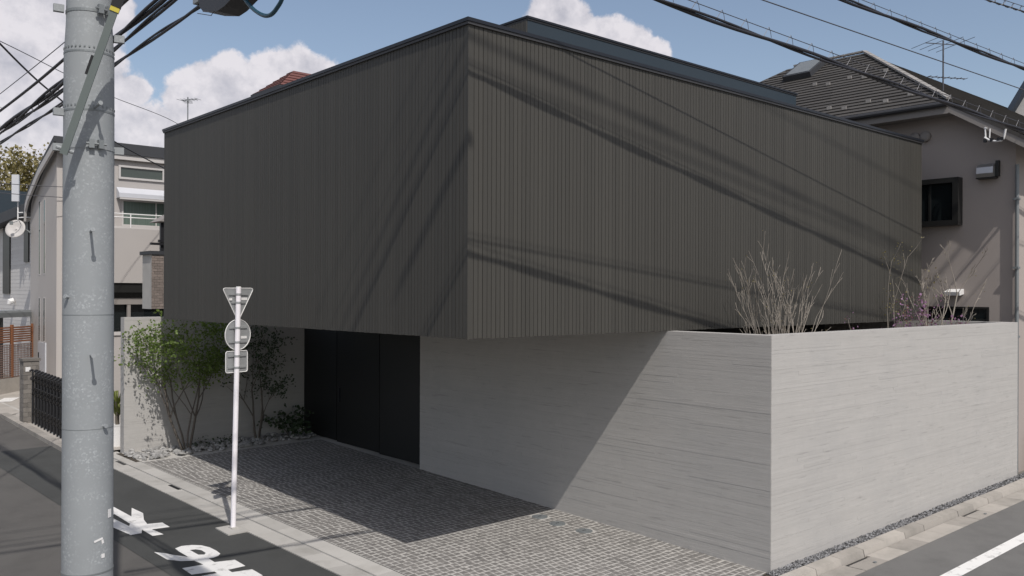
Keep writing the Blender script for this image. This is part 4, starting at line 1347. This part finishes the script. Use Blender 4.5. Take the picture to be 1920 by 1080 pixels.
# clamp with its two bolts in front, ears at the side
for z, a in ((4.315, .25), (5.16, .55)):
    for da in (-.16, .16):
        p, d = pole_pt(a + da, z, .165); q = MB(); q.cbox(p, (.03, .03, .055), d, d.cross(Vector((0, 0, 1))), (0, 0, 1)); q.build('clamp_lug', M['galv_dark'], pole)
    p, d = pole_pt(a, z, .168); s = d.cross(Vector((0, 0, 1)))
    MB().tube([p - s * .06, p + s * .06], .008, 8).build('clamp_bolt', M['galv_dark'], pole)
for z, a in ((4.30, -1.45), (4.30, 1.5), (4.52, -1.4), (5.17, -1.45), (5.02, 1.5)):
    p, d = pole_pt(a, z, .175); q = MB(); q.cbox(p, (.06, .035, .045), d, d.cross(Vector((0, 0, 1))), (0, 0, 1)); q.build('bracket_ear', M['galv'], pole)
for z, a in ((4.545, .22), (3.77, .08), (3.0, .10), (3.36, -.85), (2.548, .62)):
    p, d = pole_pt(a, z, .145); ln = .135 if z not in (3.36, 2.548) else .02
    MB().tube([p, p + d * ln + Vector((0, 0, .004))], .008, 8).build('step_bolt', M['galv'], pole)
    MB().tube([p + d * ln + Vector((0, 0, .004)), p + d * (ln + .012) + Vector((0, 0, .005))], .014, 8).build('bolt_head', M['galv'], pole)
# slanting square brace to a cross arm
b0 = Vector((1.505, 5.765, 4.225)); b1 = Vector((1.735, 5.56, 5.10)); bd = (b1 - b0).normalized()
b2 = b0 + bd * 1.35
bw = bd.cross(tocam).normalized()
br_ = MB().cbox((b0 + b2) / 2, (.042, .045, (b2 - b0).length), bw, bw.cross(bd), bd).build('brace', M['brace'], pole)
MB().cbox(b0 + bd * .925, (.052, .055, .028), bw, bw.cross(bd), bd).build('end_tape', M['yellow'], br_)
MB().cbox(b0 + bd * .99, (.056, .06, .10), bw, bw.cross(bd), bd).build('end_cap', M['black'], br_)
MB().tube([b0 + bd * .03 - bw * .05, b0 + bd * .03 + bw * .05], .012, 8).build('pivot_bolt', M['galv'], br_)
MB().cbox(b0 + bd * .56 - bw * .03, (.014, .02, .12), bw, bw.cross(bd), bd).build('cable_tie', M['black'], br_)
MB().cbox((1.95, 5.75, 5.62), (1.5, .06, .06), (.9, -.35, 0), (.35, .9, 0), (0, 0, 1)).build('cross_arm', M['brace'], pole)
for a, z, w_, h_, tl in ((.98, 1.99, .03, .052, 0), (.42, 1.84, .055, .012, .25), (.60, 1.825, .014, .025, .2), (.62, 1.735, .022, .026, 0)):
    p, d = pole_pt(a, z, .1512); s = Vector((0, 0, 1)).cross(d); uu = Vector((0, 0, 1))
    s2 = (s * math.cos(tl) + uu * math.sin(tl)); u2_ = (uu * math.cos(tl) - s * math.sin(tl))
    MB().cbox(p, (w_, h_, .002), s2, u2_, d).build('sticker', M['white'], pole)

# ------------------------------------------------------------------ sign post with three sign backs
sp = thing('sign_post', (5.245, 11.70, .11), 'white sign post showing the backs of a triangle, a disc and a plate', 'road sign')
pb, ptp = Vector((5.245, 11.70, .08)), Vector((5.292, 11.655, 3.455))
MB().tube([pb, ptp], .036, 20, cap=False).build('post', M['whitepaint'], sp, smooth=True)
MB().tube([ptp, ptp + Vector((0, 0, .012))], [.038, .030], 16).build('post_cap', M['white'], sp)
azn = math.radians(103)
nv = Vector((math.cos(azn), math.sin(azn), 0)); su = Vector((nv.y, -nv.x, 0))    # nv: the way the signs face; su: to the viewer's right
def post_at(z): return pb.lerp(ptp, (z - pb.z) / (ptp.z - pb.z))
def plate(zc, off, outline, name, front, lab):
    c = post_at(zc) + nv * .060 + su * off
    pl_ = MB().prism([c + su * a + Vector((0, 0, b)) for a, b in outline], nv * .003).build(name, M['signback'], sp)
    pl_['label'] = lab
    MB().prism([c + nv * .0035 + su * a * .985 + Vector((0, 0, b * .985)) for a, b in outline], nv * .0012).build('front_sheet', M[front], pl_)
    return c, pl_
def rounded(pts, rad, n=5):
    out = []; k = len(pts)
    for i in range(k):
        a, b, c = Vector(pts[i - 1]), Vector(pts[i]), Vector(pts[(i + 1) % k])
        d1, d2 = (a - b).normalized(), (c - b).normalized()
        p, q_ = b + d1 * rad, b + d2 * rad
        for j in range(n + 1):
            t = j / n; out.append(tuple((p * (1 - t) ** 2 + b * 2 * t * (1 - t) + q_ * t * t)))
    return out
tri = rounded([(-.262, .220), (.262, .220), (0, -.245)], .05)
disc = [(.212 * math.cos(2 * PI * k / 40), .212 * math.sin(2 * PI * k / 40)) for k in range(40)]
rect = rounded([(-.182, .148), (.182, .148), (.182, -.148), (-.182, -.148)], .035)
for zc, off, ol, nm, fr, lab, rails in ((3.225, .045, tri, 'triangle_sign', 'signred', 'inverted triangle sign seen from behind', (.135, .02)),
                                        (2.795, .050, disc, 'round_sign', 'signblue', 'round sign seen from behind', (.10, -.10)),
                                        (2.418, .040, rect, 'square_sign', 'white', 'rounded rectangular sign seen from behind', (.085, -.075))):
    c, pl_ = plate(zc, off, ol, nm, fr, lab)
    for dz in rails:
        MB().cbox(c - nv * .008 + Vector((0, 0, dz)) - su * 0, (.30 if nm != 'triangle_sign' else (.32 if dz > .1 else .24), .014, .026), su, nv, (0, 0, 1)).build('mounting_rail', M['signback'], pl_)
        pp = post_at(zc + dz)
        MB().tube([pp - Vector((0, 0, .014)), pp + Vector((0, 0, .014))], .041, 16).build('pipe_clamp', M['signback'], pl_)
    rim = MB().tube([c - nv * .002 + su * a + Vector((0, 0, b)) for a, b in ol + [ol[0]]], .006, 6).build('rim', M['white'], pl_)
    if nm != 'square_sign':
        z_ = .07 if nm == 'triangle_sign' else -.04
        MB().cbox(c - nv * .003 + su * .10 + Vector((0, 0, z_)), (.10, .004, .035), su, nv, (0, 0, 1)).build('sticker', M['white'], pl_)
MB().cbox(post_at(3.25) + nv * .05 - su * .09 + Vector((0, 0, .04)), (.05, .004, .03), su, nv, (0, 0, 1)).build('sticker', M['white'], sp)
MB().box(5.20, 11.62, .10, 5.30, 11.75, .128).build('base_collar', M['gutter'], sp)

# ------------------------------------------------------------------ overhead cables
def catenary(p, q_, sagv, n=24):
    p, q_ = Vector(p), Vector(q_)
    return [p.lerp(q_, i / n) - Vector((0, 0, sagv * 4 * (i / n) * (1 - i / n))) for i in range(n + 1)]


def bundle(name, pts, rads, label, mess=None, hang=None, coil=None, group='overhead cables', m='blackcable', twist=.3, cat='cable'):
    t = thing(name, pts[len(pts) // 2], label, cat, group)
    if len(rads) == 1:
        MB().tube(pts, rads[0], 8).build('cable', M[m], t, smooth=True)
    else:
        L_ = 0; dist = [0]
        for a, b in zip(pts[:-1], pts[1:]): L_ += (Vector(b) - Vector(a)).length; dist.append(L_)
        for j, rr_ in enumerate(rads):
            pp = []
            for i, p in enumerate(pts):
                a = dist[i] * twist * 2 * PI + 2 * PI * j / len(rads)
                o = max(rads) * .95
                d = (Vector(pts[min(i + 1, len(pts) - 1)]) - Vector(pts[max(0, i - 1)])).normalized()
                s = d.cross(Vector((0, 0, 1))).normalized()
                pp.append(Vector(p) + s * math.cos(a) * o + Vector((0, 0, math.sin(a) * o)))
            MB().tube(pp, rr_, 8).build('cable', M[m], t, smooth=True)
    if mess:
        up_ = [Vector(p) + Vector((0, 0, mess)) for p in pts]
        MB().tube(up_, .0045, 5).build('messenger_wire', M['steelwire'], t)
    if hang:
        x0, x1, st_ = hang
        d = (Vector(pts[-1]) - Vector(pts[0])).normalized()
        hm = MB()
        hm.tube([(0, 0, 0), (.10, 0, mess + .02), (.125, 0, mess - .02), (.14, 0, .02)], .0035, 4)
        me = hm.mesh('hanger', M['steelwire'])
        az_ = math.atan2(d.y, d.x)
        u0 = x0
        while u0 < x1:
            best = min(pts, key=lambda p: abs((Vector(p) - Vector(pts[0])).dot(d) - u0))
            i = min(range(len(pts) - 1), key=lambda k: abs((Vector(pts[k]) - Vector(pts[0])).dot(d) - u0))
            a, b = Vector(pts[i]), Vector(pts[i + 1]); tt = ((u0 - (a - Vector(pts[0])).dot(d)) / max(1e-6, (b - a).dot(d)))
            add('hanger', me, t, a.lerp(b, tt), (0, 0, az_))
            u0 += st_
    if coil:
        i0, i1, rr_, pitch_, wr = coil
        pp = []
        seg = [Vector(p) for p in pts[i0:i1]]
        for a, b in zip(seg[:-1], seg[1:]):
            n = max(2, int((b - a).length / pitch_ * 10))
            for k in range(n):
                p = a.lerp(b, k / n); ph = len(pp) / 10 * 2 * PI
                d = (b - a).normalized(); s = d.cross(Vector((0, 0, 1))).normalized()
                pp.append(p + s * math.cos(ph) * rr_ + Vector((0, 0, math.sin(ph) * rr_ + rr_ * .7)))
        MB().tube(pp, wr, 4).build('spiral_hanger', M['steelwire'], t)
    return t


def dense(pts, n=10): return sag_line(pts, n)
# across the front street from the steel pole towards the taupe house; their shade falls on the cladding
def straight(p, q_, x0, x1, n=110):
    p, q_ = Vector(p), Vector(q_); d = (q_ - p) / (q_.x - p.x)
    return [p + d * (x0 + (x1 - x0) * i / n - p.x) for i in range(n + 1)]
bundle('overhead_cable', straight((2, 5.868, 6.495), (16, 4.33, 5.625), 1.86, 36), [.019, .014], 'heavy black cable bundle sweeping down past the taupe house eaves', .105, (3.4, 30, .37))
bundle('overhead_cable', straight((2, 6.618, 7.508), (16, 4.898, 6.927), -8, 36), [.019, .014], 'black cable bundle with small wire hangers crossing the sky at the far right', .085, (14.5, 40, .37))
bundle('overhead_wire', straight((2, 7.243, 7.43), (16, 5.595, 6.981), -8, 36), [.008], 'single thin wire between the two heavy cable bundles', m='steelwire', cat='wire')
w4 = straight((10, 4.6, 7.10), (16, 3.94, 7.32), -8, 36, 150)
bundle('overhead_cable', w4, [.010], 'thin cable with a loose spiral at the top right corner', .07, None, (62, 84, .035, .22, .004))
# along the side street, past the steel pole
CX_ = 2.7
bundle('overhead_cable', dense([(CX_, -12, 7.2), (CX_, 2.0, 6.45), (CX_, 8.332, 6.055), (CX_, 10.35, 5.904), (CX_, 13.335, 5.802), (CX_, 20, 5.70), (CX_, 34, 5.9)]), [.016],
       'upper cable wrapped in a loose spiral beside the steel pole', None, None, (40, 60, .035, .20, .0035))
bundle('overhead_cable', dense([(CX_, -12, 6.9), (CX_, 3.0, 6.15), (CX_, 7.493, 5.848), (CX_, 8.826, 5.759), (CX_, 10.347, 5.672), (CX_, 13.331, 5.552), (CX_, 20, 5.46), (CX_, 34, 5.6)]), [.020, .015],
       'thickest pair of twisted cables behind the steel pole', None, None, (50, 70, .038, .30, .003))
bundle('overhead_cable', dense([(CX_ + .02, -12, 6.8), (CX_ + .02, 3.0, 6.02), (CX_ + .02, 7.289, 5.79), (CX_ + .02, 8.81, 5.679), (CX_ + .02, 10.346, 5.60), (CX_ + .02, 12.938, 5.525), (CX_ + .02, 20, 5.42), (CX_ + .02, 34, 5.5)]), [.013, .010],
       'twisted cables just below the thickest pair behind the pole', None, None, (40, 70, .03, .26, .003))
bundle('overhead_cable', dense([(CX_, -12, 6.4), (CX_, 3.0, 5.75), (CX_, 6.499, 5.596), (CX_, 7.49, 5.57), (CX_, 8.761, 5.518), (CX_, 10.344, 5.435), (CX_, 13.328, 5.373), (CX_, 20, 5.25), (CX_, 34, 5.3)]), [.012, .009],
       'lowest wavy pair of cables behind the steel pole', None, None, None, twist=.35)
bundle('overhead_wire', dense([(CX_, -12, 7.1), (CX_, 3, 6.45), (CX_, 8.69, 6.15), (CX_, 10.352, 6.085), (CX_, 13.338, 6.03), (CX_, 20, 5.95), (CX_, 34, 6.0)]), [.005], 'thin topmost wire running down the side street', m='steelwire', cat='wire')
bundle('service_wire', dense([(-1.0, 7.0, 7.6), (2.754, 13.618, 6.77), (4.254, 16.299, 6.62), (5.841, 18.904, 6.50), (7.565, 20.717, 6.27), (9.31, 22.4, 6.0)]), [.014],
       'black service wire dropping from upper left to behind the dark box', cat='wire')
bundle('service_wire', dense([(0, 12.5, 7.4), (3.443, 17.023, 7.658), (5.104, 19.561, 7.86), (6.812, 22.057, 8.05), (9.135, 24.005, 7.97), (11, 26.2, 7.55)]), [.008],
       'thin grey service wire running behind the pole towards the antenna', m='steelwire', cat='wire')
bundle('service_wire', catenary((1.6, 26, 6.35), (8.0, 26.1, 6.30), .12), [.009], 'upper of two thin wires crossing the beige gable', m='steelwire', cat='wire')
bundle('service_wire', catenary((1.6, 25.5, 6.1), (8.0, 26.1, 5.98), .10), [.009], 'lower of two thin wires crossing the beige gable', m='steelwire', cat='wire')
# black cable closure hung on the cables near the top edge
cl = thing('cable_closure', (2.70, 6.1, 5.55), 'black cable closure box hanging on the cables at the top of the view', 'cable box')
prof = [(6.47, 5.80), (6.47, 5.53), (6.40, 5.478), (6.15, 5.418), (6.02, 5.425), (5.62, 5.51), (5.58, 5.62), (5.66, 5.80)]
MB().prism([Vector((2.62, a, b)) for a, b in prof], (.17, 0, 0)).build('case', M['black'], cl)
MB().tube([(2.7, 5.80, 5.46), (2.7, 5.60, 5.44), (2.7, 5.52, 5.47)], .035, 10).build('end_gland', M['blackcable'], cl)
MB().tube(sag_line([(2.66, 5.95, 5.58), (2.66, 5.75, 5.40), (2.66, 5.58, 5.285), (2.66, 5.42, 5.225), (2.66, 5.30, 5.245), (2.66, 5.20, 5.33), (2.66, 5.15, 5.60)], 6), .014, 8).build('blue_hose', M['bluepipe'], cl, smooth=True)
MB().tube([(2.60, 6.45, 5.47), (2.60, 6.20, 5.395), (2.60, 6.17, 5.41), (2.60, 6.35, 5.46)], .003, 5).build('wire_loop', M['steelwire'], cl)
MB().cbox((2.68, 6.62, 5.66), (.06, .09, .12)).build('bracket', M['galv'], cl)

# high power lines over the crossing: they lie above the frame and throw the bands of shade on the cladding
def power_line(s1, s2, t1, t2, rad, label, xr=(-9, 34)):
    k = Vector((-.255, -.77, 1.0))
    p1 = Vector((s1[0], YB, s1[1])) + k * t1; p2 = Vector((s2[0], YB, s2[1])) + k * t2
    d = (p2 - p1) / (p2.x - p1.x)
    pts = [p1 + d * (xr[0] + (xr[1] - xr[0]) * i / 40 - p1.x) for i in range(41)]
    return bundle('power_line', pts, rad, label, group='power lines over the crossing', cat='power line')
power_line((6.078, 6.157), (17.258, 4.125), 7.0, 9.03, [.018, .016], 'twin power line high over the crossing')
power_line((6.08, 5.86), (17.25, 4.02), 7.0, 8.85, [.014], 'slender power line high over the crossing')
power_line((11.876, 6.219), (17.248, 5.375), 8.0, 8.84, [.012], 'finest power line high over the crossing')
k_ = Vector((-.255, -.77, 1.0))
cb = Vector((XB, 7.98, 4.35)) + k_ * 7.0
pc = thing('cable_closure', cb, 'cable closure on the power line high above the crossing', 'cable box')
MB().tube([cb - Vector((.25, -.035, 0)), cb - Vector((.2, -.03, 0)), cb + Vector((.2, -.03, 0)), cb + Vector((.25, -.035, 0))], [.03, .06, .06, .03], 12).build('case', M['black'], pc)
